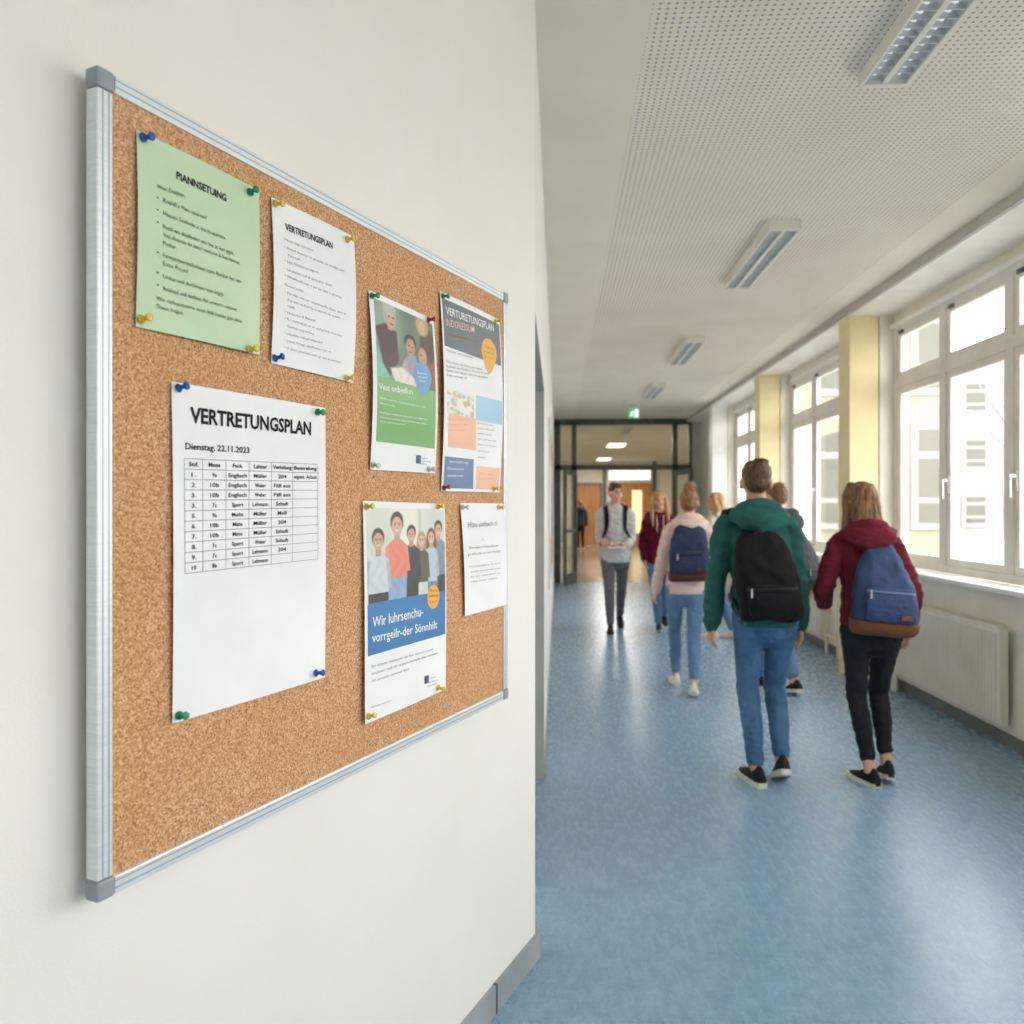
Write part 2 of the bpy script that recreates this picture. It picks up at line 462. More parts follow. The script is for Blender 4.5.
def make_window(y0, y1):
    w = thing('window_1', (XW, (y0+y1)/2, 1.0), kind=S)
    bm = bmesh.new()
    ring_boxes(bm, XW-.02, XW+.05, y0, y1, 1.0, 3.08, .06)
    n = 3; p = (y1-y0)/n
    for k in (1, 2): box(bm, XW-.025, XW+.05, y0+k*p-.035, y0+k*p+.035, 1.06, 3.02, .004)
    box(bm, XW-.025, XW+.05, y0+.06, y1-.06, 2.525, 2.605, .004)
    part('window_frame', bm, 'window_white', w)
    part('blind_track', bxm(XW-.06, XW-.02, y0, y1, 3.05, 3.085, .004), 'white_paint', w)
    part('window_sill', bxm(2.715, XW-.02, y0-.14, y1, .965, .998, .006), 'white_paint', w)
    for k in range(n):
        a, b = y0+k*p+.035, y0+(k+1)*p-.035
        if k == 0: a = y0+.06
        if k == n-1: b = y1-.06
        for z0, z1 in ((1.06, 2.525), (2.605, 3.02)):
            bm = bmesh.new(); ring_boxes(bm, XW-.012, XW+.035, a, b, z0, z1, .055)
            s = part('window_sash', bm, 'window_white', w)
            part_sub('window_pane', bxm(XW+.01, XW+.014, a+.05, b-.05, z0+.05, z1-.05), 'glass', s, w)
            if z0 < 2 and k < 2:
                bm = bmesh.new(); yy = b-.028
                if k == 0: yy = b-.028
                box(bm, XW-.022, XW-.012, yy-.015, yy+.015, 1.6, 1.74, .003)
                box(bm, XW-.06, XW-.02, yy-.009, yy+.009, 1.69, 1.71, .003)
                box(bm, XW-.064, XW-.05, yy-.011, yy+.011, 1.56, 1.71, .004)
                part('window_handle', bm, 'chrome', w)
            elif z0 > 2:
                bm = bmesh.new(); box(bm, XW-.03, XW-.01, b-.12, b-.05, 2.985, 3.015, .004)
                part('window_latch', bm, 'dark_metal', w)
    return w
def part_sub(name, bm, mat, parent, root): return obj(name, bm, mat, parent, root.location)
w1 = make_window(PF[4-1]+.42, PF[4])
tag(w1, 'large white window on the right, nearest the camera')
for k, i in enumerate((4, 5, 0, 1, 2)):
    c = dup(w1, (0, PF[i]-PF[3], 0)); c.name = 'window_%d' % (k+2)
    c['label'] = ('white window between the two yellow pillars', 'farthest white window, before the white pillar', 'white window behind the camera', 'white window beside the camera', 'white window just before the frame')[k]

# ------------------------------------------------------------------ radiators
def make_radiator(y0, y1):
    r = thing('radiator', (2.74, (y0+y1)/2, 0), '', 'radiator', 'radiators under the windows')
    bm = bmesh.new()
    x0, x1 = 2.715, 2.775; z0, z1 = .15, .745
    box(bm, x0+.006, x1, y0, y1, z0, z1, .004)
    n = int((y1-y0-.06)/.036)
    for k in range(n):
        y = y0+.03+(k+.5)*(y1-y0-.06)/n
        box(bm, x0-.011, x0+.01, y-.010, y+.011, z0+.025, z1-.025, .004)
    part('panel', bm, 'radiator', r)
    bm = bmesh.new()
    box(bm, x0+.004, x1-.004, y0+.02, y1-.02, z1, z1+.01, .002)
    part('top_grille', bm, 'radiator', r)
    for y in (y0+.25, y1-.25):
        bm = bmesh.new(); box(bm, x1, XR-.003, y-.02, y+.02, .3, .6); part('bracket', bm, 'radiator', r)
    for y, ztop in ((y1+.04, .7), (y1+.1, .2)):
        bm = bmesh.new(); tube(bm, [(2.755, y, 0.0), (2.755, y, ztop*.5), (2.755, y, ztop)], [.014]*3, 10)
        p = part('pipe', bm, 'pipe', r, True)
    bm = bmesh.new(); tube(bm, [(2.755, y1-.01, .69), (2.755, y1+.05, .69)], [.02, .02], 10, n=1); tube(bm, [(2.755, y1+.04, .69), (2.70, y1+.04, .69)], [.018, .022], 10, n=1)
    part('valve', bm, 'white_paint', r, True)
    bm = bmesh.new(); tube(bm, [(2.755, y1-.03, .17), (2.755, y1+.1, .17)], [.012, .012], 10, n=1)
    part('return_pipe', bm, 'pipe', r, True)
    return r
ra = make_radiator(5.1, 6.66); ra['label'] = 'cream ribbed radiator nearest the camera under the large window'
dup(ra, (0, 3.42, 0), label='cream ribbed radiator in the middle, behind the boy in green')
dup(ra, (0, 6.55, 0), label='farthest cream ribbed radiator by the last window')
hp = thing('heating_pipe', (2.77, 8.25, 0), 'cream heating riser pipes between two radiators', 'pipe')
for y, zt in ((8.40, .56), (8.06, .56)):
    bm = bmesh.new(); tube(bm, [(2.76, y, 0), (2.76, y, .3), (2.76, y, zt)], [.02]*3, 10); part('riser', bm, 'pipe', hp, True)
bm = bmesh.new(); tube(bm, [(2.76, 8.06, .18), (2.76, 8.45, .18)], [.016, .016], 10, n=1); part('cross_pipe', bm, 'pipe', hp, True)

# ------------------------------------------------------------------ ceiling lamps
def make_lamp():
    y0, y1 = 4.96, 6.31; x0, x1 = 1.29, 1.48; zb = 3.19
    t = thing('ceiling_light', ((x0+x1)/2, (y0+y1)/2, HC), '', 'ceiling light', 'louvred fluorescent ceiling lights')
    bm = bmesh.new()
    box(bm, x0, x0+.012, y0, y1, zb, HC, .003); box(bm, x1-.012, x1, y0, y1, zb, HC, .003)
    box(bm, x0+.012, x1-.012, y0, y0+.03, zb, HC, .003); box(bm, x0+.012, x1-.012, y1-.03, y1, zb, HC, .003)
    box(bm, x0+.012, x1-.012, y0+.03, y1-.03, HC-.008, HC)
    xm = (x0+x1)/2
    box(bm, xm-.012, xm+.012, y0+.03, y1-.03, zb+.004, HC-.008, .002)
    part('housing', bm, 'lamp_body', t)
    for xa, xb in ((x0+.012, xm-.012), (xm+.012, x1-.012)):
        bm = bmesh.new()
        for k in range(26):
            y = y0+.05+k*(y1-y0-.1)/25
            box(bm, xa, xb, y-.002, y+.002, zb+.006, zb+.03)
        for xx, s in ((xa, 1), (xb, -1)):
            pv = None
            for j in range(6):
                zz = zb+.006+.032*j/5; x = xx+s*.025*(j/5)**1.6
                ln = [bm.verts.new((x, y0+.03, zz)), bm.verts.new((x, y1-.03, zz))]
                if pv: bm.faces.new((pv[0], pv[1], ln[1], ln[0]))
                pv = ln
        part('louvre', bm, 'lamp_mirror', t)
        bm = bmesh.new(); xc = (xa+xb)/2; tube(bm, [(xc, y0+.05, zb+.036), (xc, y1-.05, zb+.036)], [.010, .010], 10, n=1)
        part('tube', bm, 'lamp_tube', t, True)
    return t
la = make_lamp(); la['label'] = 'second louvred ceiling light from the camera'
dup(la, (-.08, -3.0, 0), label='nearest louvred ceiling light, cut by the top of the photo')
dup(la, (.03, 3.36, 0), label='third louvred ceiling light from the camera')
dup(la, (.04, 6.41, 0), label='farthest louvred corridor light, before the exit sign')
dup(la, (.15, 12.7, 0), label='louvred ceiling light behind the glass partition')

# ------------------------------------------------------------------ exit sign
ex = thing('exit_sign', (1.29, 13.8, HC), 'small green lit exit sign hanging from the ceiling before the glass partition', 'sign')
part('sign_box', bxm(1.195, 1.385, 13.785, 13.815, 3.02, 3.19, .004), 'sign_green', ex)
bm = bmesh.new(); box(bm, 1.21, 1.37, 13.795, 13.805, 3.19, HC); part('bracket', bm, 'chrome', ex)
bm = bmesh.new()
def flat_poly(bm, pts, y):
    bm.faces.new([bm.verts.new((x, y, z)) for x, z in pts])
yy = 13.783
flat_poly(bm, [(1.31, 3.04), (1.37, 3.04), (1.37, 3.17), (1.31, 3.17)], yy)
for pts in ([(1.245, 3.085), (1.265, 3.08), (1.28, 3.125), (1.262, 3.13)], [(1.246, 3.088), (1.225, 3.06), (1.215, 3.045), (1.232, 3.05), (1.258, 3.08)], [(1.25, 3.085), (1.268, 3.08), (1.285, 3.06), (1.28, 3.04), (1.273, 3.06)], [(1.265, 3.122), (1.24, 3.122), (1.23, 3.1), (1.238, 3.098), (1.246, 3.114)], [(1.278, 3.12), (1.295, 3.1), (1.3, 3.106), (1.282, 3.13)]):
    flat_poly(bm, pts, yy)
flat_poly(bm, [(1.278+.011*math.cos(k*PI/5), 3.142+.011*math.sin(k*PI/5)) for k in range(10)], yy)
part('pictogram', bm, 'sign_white', ex)

# ------------------------------------------------------------------ glazed partition at the end of the corridor
tag(obj('wall_end', bxm(2.64, 3.05, YE-.02, YE+.1, 0, HC), 'wall_end'), 'grey end wall to the right of the glass partition', kind=S)
pt = thing('door_2', (1.3, YE, 0), 'dark framed glass partition with open double doors at the corridor end', kind=S)
bm = bmesh.new()
xs = [(XL, .05), (.27, .37), (2.26, 2.36), (2.58, 2.64)]
for a, b in xs: box(bm, a, b, YE-.03, YE+.05, 0, 3.2)
box(bm, XL, 2.64, YE-.03, YE+.05, 3.13, HC)
box(bm, XL, 2.64, YE-.03, YE+.05, 2.24, 2.34)
part('partition_frame', bm, 'dark_metal', pt)
for a, b in ((.05, .27), (.37, 2.26), (2.36, 2.58)):
    for z0, z1 in (((.04, 2.24), (2.34, 3.13)) if a != .37 else ((2.34, 3.13),)):
        part('partition_pane', bxm(a, b, YE+.005, YE+.012, z0, z1), 'glass_door', pt)
def leaf(hx, ang, w=.93):
    m = Matrix.Translation((hx, YE-.02, 0)) @ Matrix.Rotation(ang, 4, 'Z')
    bm = bmesh.new()
    for a in ((0, .09, .02, 2.22), (w-.09, w, .02, 2.22), (.09, w-.09, .02, .22), (.09, w-.09, 2.12, 2.22), (.09, w-.09, 1.0, 1.07)): box(bm, a[0], a[1], -.025, .025, a[2], a[3], 0, m)
    l = part('door_leaf', bm, 'dark_metal', pt)
    bm = bmesh.new(); box(bm, .09, w-.09, -.004, .004, .22, 1.0, 0, m); box(bm, .09, w-.09, -.004, .004, 1.07, 2.12, 0, m)
    part_sub('door_pane', bm, 'glass_door', l, pt)
    bm = bmesh.new(); box(bm, w-.075, w-.045, -.07, -.05, .8, 1.3, .005, m); box(bm, w-.07, w-.05, -.06, .0, .85, .88, 0, m); box(bm, w-.07, w-.05, -.06, 0, 1.22, 1.25, 0, m)
    part_sub('door_handle', bm, 'chrome', l, pt)
leaf(.36, math.radians(-105))
leaf(2.27, math.radians(-76.5))

# ------------------------------------------------------------------ lobby behind the partition
YL = 31.0
tag(obj('floor_lobby', bxm(-1.5, 6.5, YE, YL, -.1, -.001), 'lobby_floor'), 'beige lobby floor behind the glass partition', kind=S)
tag(obj('ceiling_lobby', bxm(-1.5, 6.5, YE+.1, YL, HC, HC+.1), 'lobby_wall'), kind=S)
tag(obj('wall_lobby_left', bxm(-1.6, -1.5, YE, YL, 0, HC), 'lobby_wall'), kind=S)
tag(obj('wall_lobby_right', bxm(5.0, 5.1, YE, YL, 0, HC), 'lobby_wall'), kind=S)
tag(obj('wall_lobby_end', bxm(-1.5, 6.5, YL, YL+.1, 0, HC), 'lobby_wall'), 'pale end wall of the lobby', kind=S)
tag(obj('wall_lobby_front_right', bxm(3.05, 5.1, YE, YE+.1, 0, HC), 'lobby_wall'), kind=S)
tag(obj('wall_lobby_front_left', bxm(-1.6, XL-.45, YE, YE+.1, 0, HC), 'lobby_wall'), kind=S)
def wood_door(n, x0, x1, lab, glazed):
    d = thing('door_%d' % n, ((x0+x1)/2, YL, 0), lab, kind=S)
    bm = bmesh.new()
    for a in ((x0-.08, x0, 0, 2.43), (x1, x1+.08, 0, 2.43), (x0, x1, 2.35, 2.43)): box(bm, a[0], a[1], YL-.06, YL, a[2], a[3])
    part('door_frame', bm, 'wood' if glazed else 'dark_metal', d)
    part('door_leaf', bxm(x0, x1, YL-.04, YL, .01, 2.35), 'wood', d)
    if glazed: part('door_pane', bxm(x0+.42, x0+.8, YL-.045, YL-.04, .5, 2.15), mat_emit('lit room behind glass', lin(250, 230, 180), .7), d)
    part('door_handle', bxm(x1-.12, x1-.02, YL-.1, YL-.05, 1.02, 1.06, .005), 'chrome', d)
wood_door(3, .72, 1.62, 'plain wooden door in the lobby, left of the grey post', False)
wood_door(4, 2.42, 3.5, 'wooden lobby door with a bright glass strip', True)
tag(obj('trim_4', bxm(1.72, 1.86, YL-.1, YL, 0, 2.95), 'dark_metal'), 'dark post between the two lobby doors', kind=S)
tag(obj('trim_5', bxm(3.62, 3.76, YL-.1, YL, 0, HC), 'dark_metal'), 'dark post right of the lobby doors', kind=S)
lw = thing('window_7', (2.7, YL, 2.5), 'bright transom window above the lobby doors', kind=S)
part('window_frame', bxm(1.9, 3.6, YL-.04, YL, 2.5, 2.95), 'window_white', lw)
part('window_pane', bxm(1.96, 3.54, YL-.045, YL-.04, 2.55, 2.9), mat_emit('daylit transom', (1, .98, .94, 1), 1.1), lw)
for k, (x, y, lb) in enumerate(((1.63, 28.6, 'bright lit ceiling panel farther back in the lobby'), (1.6, 22.2, 'bright lit ceiling panel nearer in the lobby'))):
    t = thing('lobby_light', (x, y, HC), lb, 'ceiling light', 'lit lobby ceiling panels')
    part('lamp_frame', bxm(x-.26, x+.26, y-.7, y+.7, HC-.05, HC), 'lamp_body', t)
    part('diffuser', bxm(x-.23, x+.23, y-.67, y+.67, HC-.06, HC-.05), 'lobby_lamp', t)

# ------------------------------------------------------------------ outside the windows
tag(obj('ground', bxm(3.3, 60, -30, 80, -.3, -.2), 'yard'), 'pale sunlit schoolyard paving outside the windows', kind=S)
def building(x0, x1, y0, y1, h, mat, label, wins):
    b = thing('school_building', ((x0+x1)/2, (y0+y1)/2, -.2), label, 'building')
    part('wall', bxm(x0, x1, y0, y1, -.2, h), mat, b)
    part('roof', bxm(x0-.3, x1+.3, y0-.3, y1+.3, h, h+.3), 'facade_white', b)
    for (x, z, w, hh) in wins:
        bm = bmesh.new(); box(bm, x-w/2-.16, x+w/2+.16, y0-.08, y0, z-.16, z+hh+.16)
        f = part('window', bm, 'facade_white', b)
        bm = bmesh.new()
        for k in range(3):
            za = z+hh*(0, .26, .74)[k]+.05; zb = z+hh*(.24, .70, 1)[k]-.05
            box(bm, x-w/2+.05, x+w/2-.05, y0-.1, y0-.08, za, zb)
        part_sub('pane', bm, 'facade_pane', f, b)
wn = [(x, z, .9, 3.05) for z in (.95, 5.2) for x in (7.0, 8.6, 10.2, 11.75)]
building(5.6, 12.3, 26, 40, 10, 'facade_cream', 'cream school wing across the yard with tall white windows', wn)
wn = [(x, z, 1.1, 1.5) for z in (.6, 3.6, 6.6) for x in (20, 22.2, 24.4, 28, 30.2, 34, 36.2)]
building(16, 42, 44, 56, 9.5, 'facade_white', 'white building far across the yard with small square windows', wn)
tr = thing('tree', (11.6, 21.0, -.2), 'pale blurred tree trunk outside the large window', 'tree')
bm = bmesh.new(); tube(bm, [(11.6, 21, -.2), (11.55, 21, 1.2), (11.65, 21, 2.6), (11.75, 21, 4)], [.26, .2, .17, .1], 12)
part('trunk', bm, 'bark', tr, True)
bm = bmesh.new()
for k in range(9):
    a = k*2.4; z = 2.6+.18*k
    tube(bm, [(11.66, 21, z), (11.66+.5*math.cos(a), 21+.5*math.sin(a), z+.5), (11.66+1.1*math.cos(a), 21+1.1*math.sin(a), z+1.3)], [.06, .04, .015], 8)
part('branch', bm, 'bark', tr, True)

# ------------------------------------------------------------------ light
sc = bpy.context.scene
w = bpy.data.worlds.new('sky'); sc.world = w; w.use_nodes = True
nt = w.node_tree; bg = nt.nodes['Background']
tc = node(nt, 'ShaderNodeTexCoord'); sx = node(nt, 'ShaderNodeSeparateXYZ'); nt.links.new(tc.outputs['Generated'], sx.inputs[0])
nt.links.new(ramp(nt, [(.45, (.92, .9, .86, 1)), (.6, (.97, .97, .97, 1)), (1, (.90, .95, 1, 1))], sx.outputs[2]), bg.inputs[0])
bg.inputs[1].default_value = 5.8
def area(name, loc, rot, sx_, sy_, power, col=(1, 1, 1), portal=False):
    l = bpy.data.lights.new(name, 'AREA'); l.shape = 'RECTANGLE'; l.size = sx_; l.size_y = sy_; l.energy = power; l.color = col
    if portal: l.cycles.is_portal = True
    o = bpy.data.objects.new(name, l); COL.objects.link(o); o.location = loc; o.rotation_euler = rot
    return o
for i in range(6):
    y0, y1 = PF[i]+.42, PF[i+1]
    area('window_portal', (XW+.09, (y0+y1)/2, 2.04), (0, PI/2, 0), 2.1, y1-y0, 1, portal=True)
for y in ():
    area('lamp_light', (1.32, y, 3.13), (0, 0, 0), .2, 1.2, 8, (1, .95, .86))
for y in (19, 22.2, 28.6):
    area('lobby_lamp_light', (1.6, y, 3.15), (0, 0, 0), .5, 1.4, 70, (1, .965, .9))
sc.view_settings.view_transform = 'Standard'
sc.view_settings.look = 'None'
sc.view_settings.exposure = 0.16
sc.cycles.use_denoising = True
sc.cycles.max_bounces = 10; sc.cycles.diffuse_bounces = 6; sc.cycles.transparent_max_bounces = 12
sc.cycles.sample_clamp_indirect = 6
# ------------------------------------------------------------------ large cork board on the splayed wall
OB = .048
(bs0, bz1), (bs1, _) = to_wall(97, 71, OB), to_wall(508, 293, OB)
bz0 = to_wall(97, 903, OB)[1]
bz1 = (bz1 + to_wall(508, 291, OB)[1])/2; bz0 = (bz0 + to_wall(508, 698, OB)[1])/2
def wbox(bm, s0, s1, o0, o1, z0, z1, bev=0):
    m = Matrix.Translation(CORNER) @ Matrix(((WD.x, WN.x, 0, 0), (WD.y, WN.y, 0, 0), (0, 0, 1, 0), (0, 0, 0, 1)))
    return box(bm, s0, s1, o0, o1, z0, z1, bev, m)
fw = .026
board = thing('cork_board', wall_pt((bs0+bs1)/2, bz0, OB/2), 'large cork board in an aluminium frame on the white wall in the left foreground', 'notice board')
bm = bmesh.new(); wbox(bm, bs0+.01, bs1-.01, .024, OB-.004, bz0+.01, bz1-.01); part('cork_panel', bm, 'cork', board)
cs = .029
for a in ((bs0, bs0+fw, bz0+cs, bz1-cs), (bs1-fw, bs1, bz0+cs, bz1-cs), (bs0+cs, bs1-cs, bz0, bz0+fw), (bs0+cs, bs1-cs, bz1-fw, bz1)):
    bm = bmesh.new(); wbox(bm, a[0], a[1], .024, OB, a[2], a[3], .0025)
    rail = part('frame_rail', bm, 'alu', board)
    bm = bmesh.new()
    vert = a[3]-a[2] > .2
    lo, hi = (a[0], a[1]) if vert else (a[2], a[3])
    for t in (.36, .74):
        c = lo+(hi-lo)*t
        if vert: wbox(bm, c-.0012, c+.0012, OB-.0004, OB+.0004, a[2], a[3])
        else: wbox(bm, a[0], a[1], OB-.0004, OB+.0004, c-.0012, c+.0012)
    part_sub('groove', bm, 'alu_groove', rail, board)
for a, c in ((bs0-.001, bz0-.001), (bs1-cs+.001, bz0-.001), (bs0-.001, bz1-cs+.001), (bs1-cs+.001, bz1-cs+.001)):
    bm = bmesh.new(); wbox(bm, a, a+cs, .023, OB+.002, c, c+cs, .004)
    part('corner_cap', bm, 'corner_plastic', board)

for a in (bs0+.08, bs1-.08):
    for c in (bz0+.1, bz1-.1):
        bm = bmesh.new(); wbox(bm, a-.02, a+.02, .0, .026, c-.02, c+.02); part('wall_mount', bm, 'dark_metal', board)

# ------------------------------------------------------------------ sheets of paper: a quad on the board with a slight curl
PAPER_OFF = OB - .0025
class Sheet:
    def __init__(s, corners, name, label, mat, cat, curl=(.010, .004), nx=36, ny=48, lift=(0, 0, 0, 0)):
        s.c = [to_wall(x, y, PAPER_OFF+.002) for x, y in corners]    # TL TR BR BL
        s.curl = curl; s.lift = lift
        s.origin = s.P(.5, 1.0, 0)
        bm = bmesh.new(); g = []
        for j in range(ny+1):
            g.append([bm.verts.new(s.P(i/nx, j/ny, 0)-s.origin) for i in range(nx+1)])
        for j in range(ny):
            for i in range(nx): bm.faces.new((g[j][i], g[j+1][i], g[j+1][i+1], g[j][i+1]))
        me = bpy.data.meshes.new(name); bm.to_mesh(me); bm.free()
        s.o = link_mesh(name, me, mat, loc=s.origin, smooth=True)
        tag(s.o, label, cat)
        s.nx, s.ny = nx, ny
    def P(s, u, v, off=.0):
        a, b, c, d = s.c
        x = (a[0]*(1-u)+b[0]*u)*(1-v)+(d[0]*(1-u)+c[0]*u)*v
        z = (a[1]*(1-u)+b[1]*u)*(1-v)+(d[1]*(1-u)+c[1]*u)*v
        return wall_pt(x, z, PAPER_OFF+.002+s.hgt(u, v)+off)
    def hgt(s, u, v):
        A, B = s.curl
        h = A*math.sin(PI*min(max(v, 0), 1))*(1-.55*math.sin(PI*min(max(u, 0), 1))) + B*math.sin(PI*u)*(.4+.6*math.cos(PI*v)**2)
        l = s.lift
        h += (l[0]*(1-u)+l[1]*u)*(1-v)**3 + (l[3]*(1-u)+l[2]*u)*v**3
        return max(h, 0)
    def uv(s, px, py):
        sx_, z = to_wall(px, py, PAPER_OFF+.003)
        u, v = .5, .5
        for _ in range(14):
            sx_, z = to_wall(px, py, PAPER_OFF+.002+s.hgt(min(max(u, 0), 1), min(max(v, 0), 1)))
            a, b, c, d = s.c
            L = a[0]*(1-v)+d[0]*v; R = b[0]*(1-v)+c[0]*v; u = (sx_-L)/(R-L)
            T = a[1]*(1-u)+b[1]*u; Bm = d[1]*(1-u)+c[1]*u; v = (z-T)/(Bm-T)
        return u, v
    def size(s):
        return (s.P(1, .5)-s.P(0, .5)).length, (s.P(.5, 1)-s.P(.5, 0)).length

def text_mesh(items, sheet, off=.0009):
    """items: (string, u, v_base, u_end or None, cap_height in v, bold)."""
    W, H = sheet.size()
    bm = bmesh.new()
    dg = bpy.context.evaluated_depsgraph_get()
    for st, u0, v0, u1, v1, ch, bold in items:
        cu = bpy.data.curves.new('t', 'FONT'); cu.body = st; cu.resolution_u = 2; cu.offset = bold
        o = bpy.data.objects.new('t', cu); COL.objects.link(o)
        bpy.context.view_layer.update()
        me = bpy.data.meshes.new_from_object(o.evaluated_get(bpy.context.evaluated_depsgraph_get()))
        bpy.data.objects.remove(o); bpy.data.curves.remove(cu)
        if not len(me.vertices): continue
        xs = [v.co.x for v in me.vertices]; xmin, xmax = min(xs), max(xs)
        k = ch/.72                                   # built-in face: capitals about 0.72 high
        kx = (u1-u0)/(xmax-xmin) if u1 is not None else k*H/W*.92
        m0 = len(bm.verts)
        vs = []
        for v in me.vertices:
            f = (v.co.x-xmin)
            uu = u0+f*kx
            t = (uu-u0)/((u1-u0) if u1 is not None else 1)
            vb = v0+(v1-v0)*t if u1 is not None else v0
            vs.append(bm.verts.new(sheet.P(uu, vb-v.co.y*k, off)-sheet.origin))
        for p in me.polygons:
            try: bm.faces.new([vs[i] for i in p.vertices])
            except ValueError: pass
        bpy.data.meshes.remove(me)
    return bm

def add_text(sheet, name, items, mat, px=True, off=.0009, label=None):
    """items in photo pixels: (string, x0, ybase0, x1, ybase1, cap_px[, bold])"""
    out = []
    for it in items:
        st, x0, y0, x1, y1, cap = it[:6]; bold = it[6] if len(it) > 6 else 0
        u0, v0 = sheet.uv(x0, y0); _, vt = sheet.uv(x0, y0-cap)
        u1, v1 = sheet.uv(x1, y1)
        out.append((st, u0, v0, u1, v1, v0-vt, bold))
    bm = text_mesh(out, sheet, off)
    me = bpy.data.meshes.new(name); bm.to_mesh(me); bm.free()
    o = link_mesh(name, me, mat, sheet.o)
    if label: o['label'] = label
    return o

def lines_mesh(sheet, segs, th=.0012, off=.0007):
    """segs in uv: thin ribbons"""
    bm = bmesh.new(); W, H = sheet.size()
    for (ua, va), (ub, vb) in segs:
        n = 8; hor = abs(ub-ua)*W > abs(vb-va)*H
        pv = None
        for i in range(n+1):
            t = i/n; u = ua+(ub-ua)*t; v = va+(vb-va)*t
            if hor: a, b = sheet.P(u, v-th/2/H, off), sheet.P(u, v+th/2/H, off)
            else: a, b = sheet.P(u-th/2/W, v, off), sheet.P(u+th/2/W, v, off)
            ln = (bm.verts.new(a-sheet.origin), bm.verts.new(b-sheet.origin))
            if pv: bm.faces.new((pv[0], pv[1], ln[1], ln[0]))
            pv = ln
    return bm
def add_mesh(sheet, name, bm, mat, label=None):
    me = bpy.data.meshes.new(name); bm.to_mesh(me); bm.free()
    o = link_mesh(name, me, mat, sheet.o)
    if label: o['label'] = label
    return o
def patch(sheet, u0, v0, u1, v1, off, n=10):
    bm = bmesh.new(); g = [[bm.verts.new(sheet.P(u0+(u1-u0)*i/n, v0+(v1-v0)*j/n, off)-sheet.origin) for i in range(n+1)] for j in range(n+1)]
    for j in range(n):
        for i in range(n): bm.faces.new((g[j][i], g[j+1][i], g[j+1][i+1], g[j][i+1]))
    return bm
def disc(sheet, u, v, ru, rv, off, n=28, pointed=0):
    bm = bmesh.new(); c = bm.verts.new(sheet.P(u, v, off)-sheet.origin); ring = []
    for k in range(n):
        a = 2*PI*k/n; ca, sa = math.cos(a), math.sin(a)
        q = rv*(1+pointed*max(0, sa)**3)
        ring.append(bm.verts.new(sheet.P(u+ru*ca*(1-.25*pointed*max(0, sa)), v+q*sa, off)-sheet.origin))
    for k in range(n): bm.faces.new((c, ring[k], ring[(k+1) % n]))
    return bm

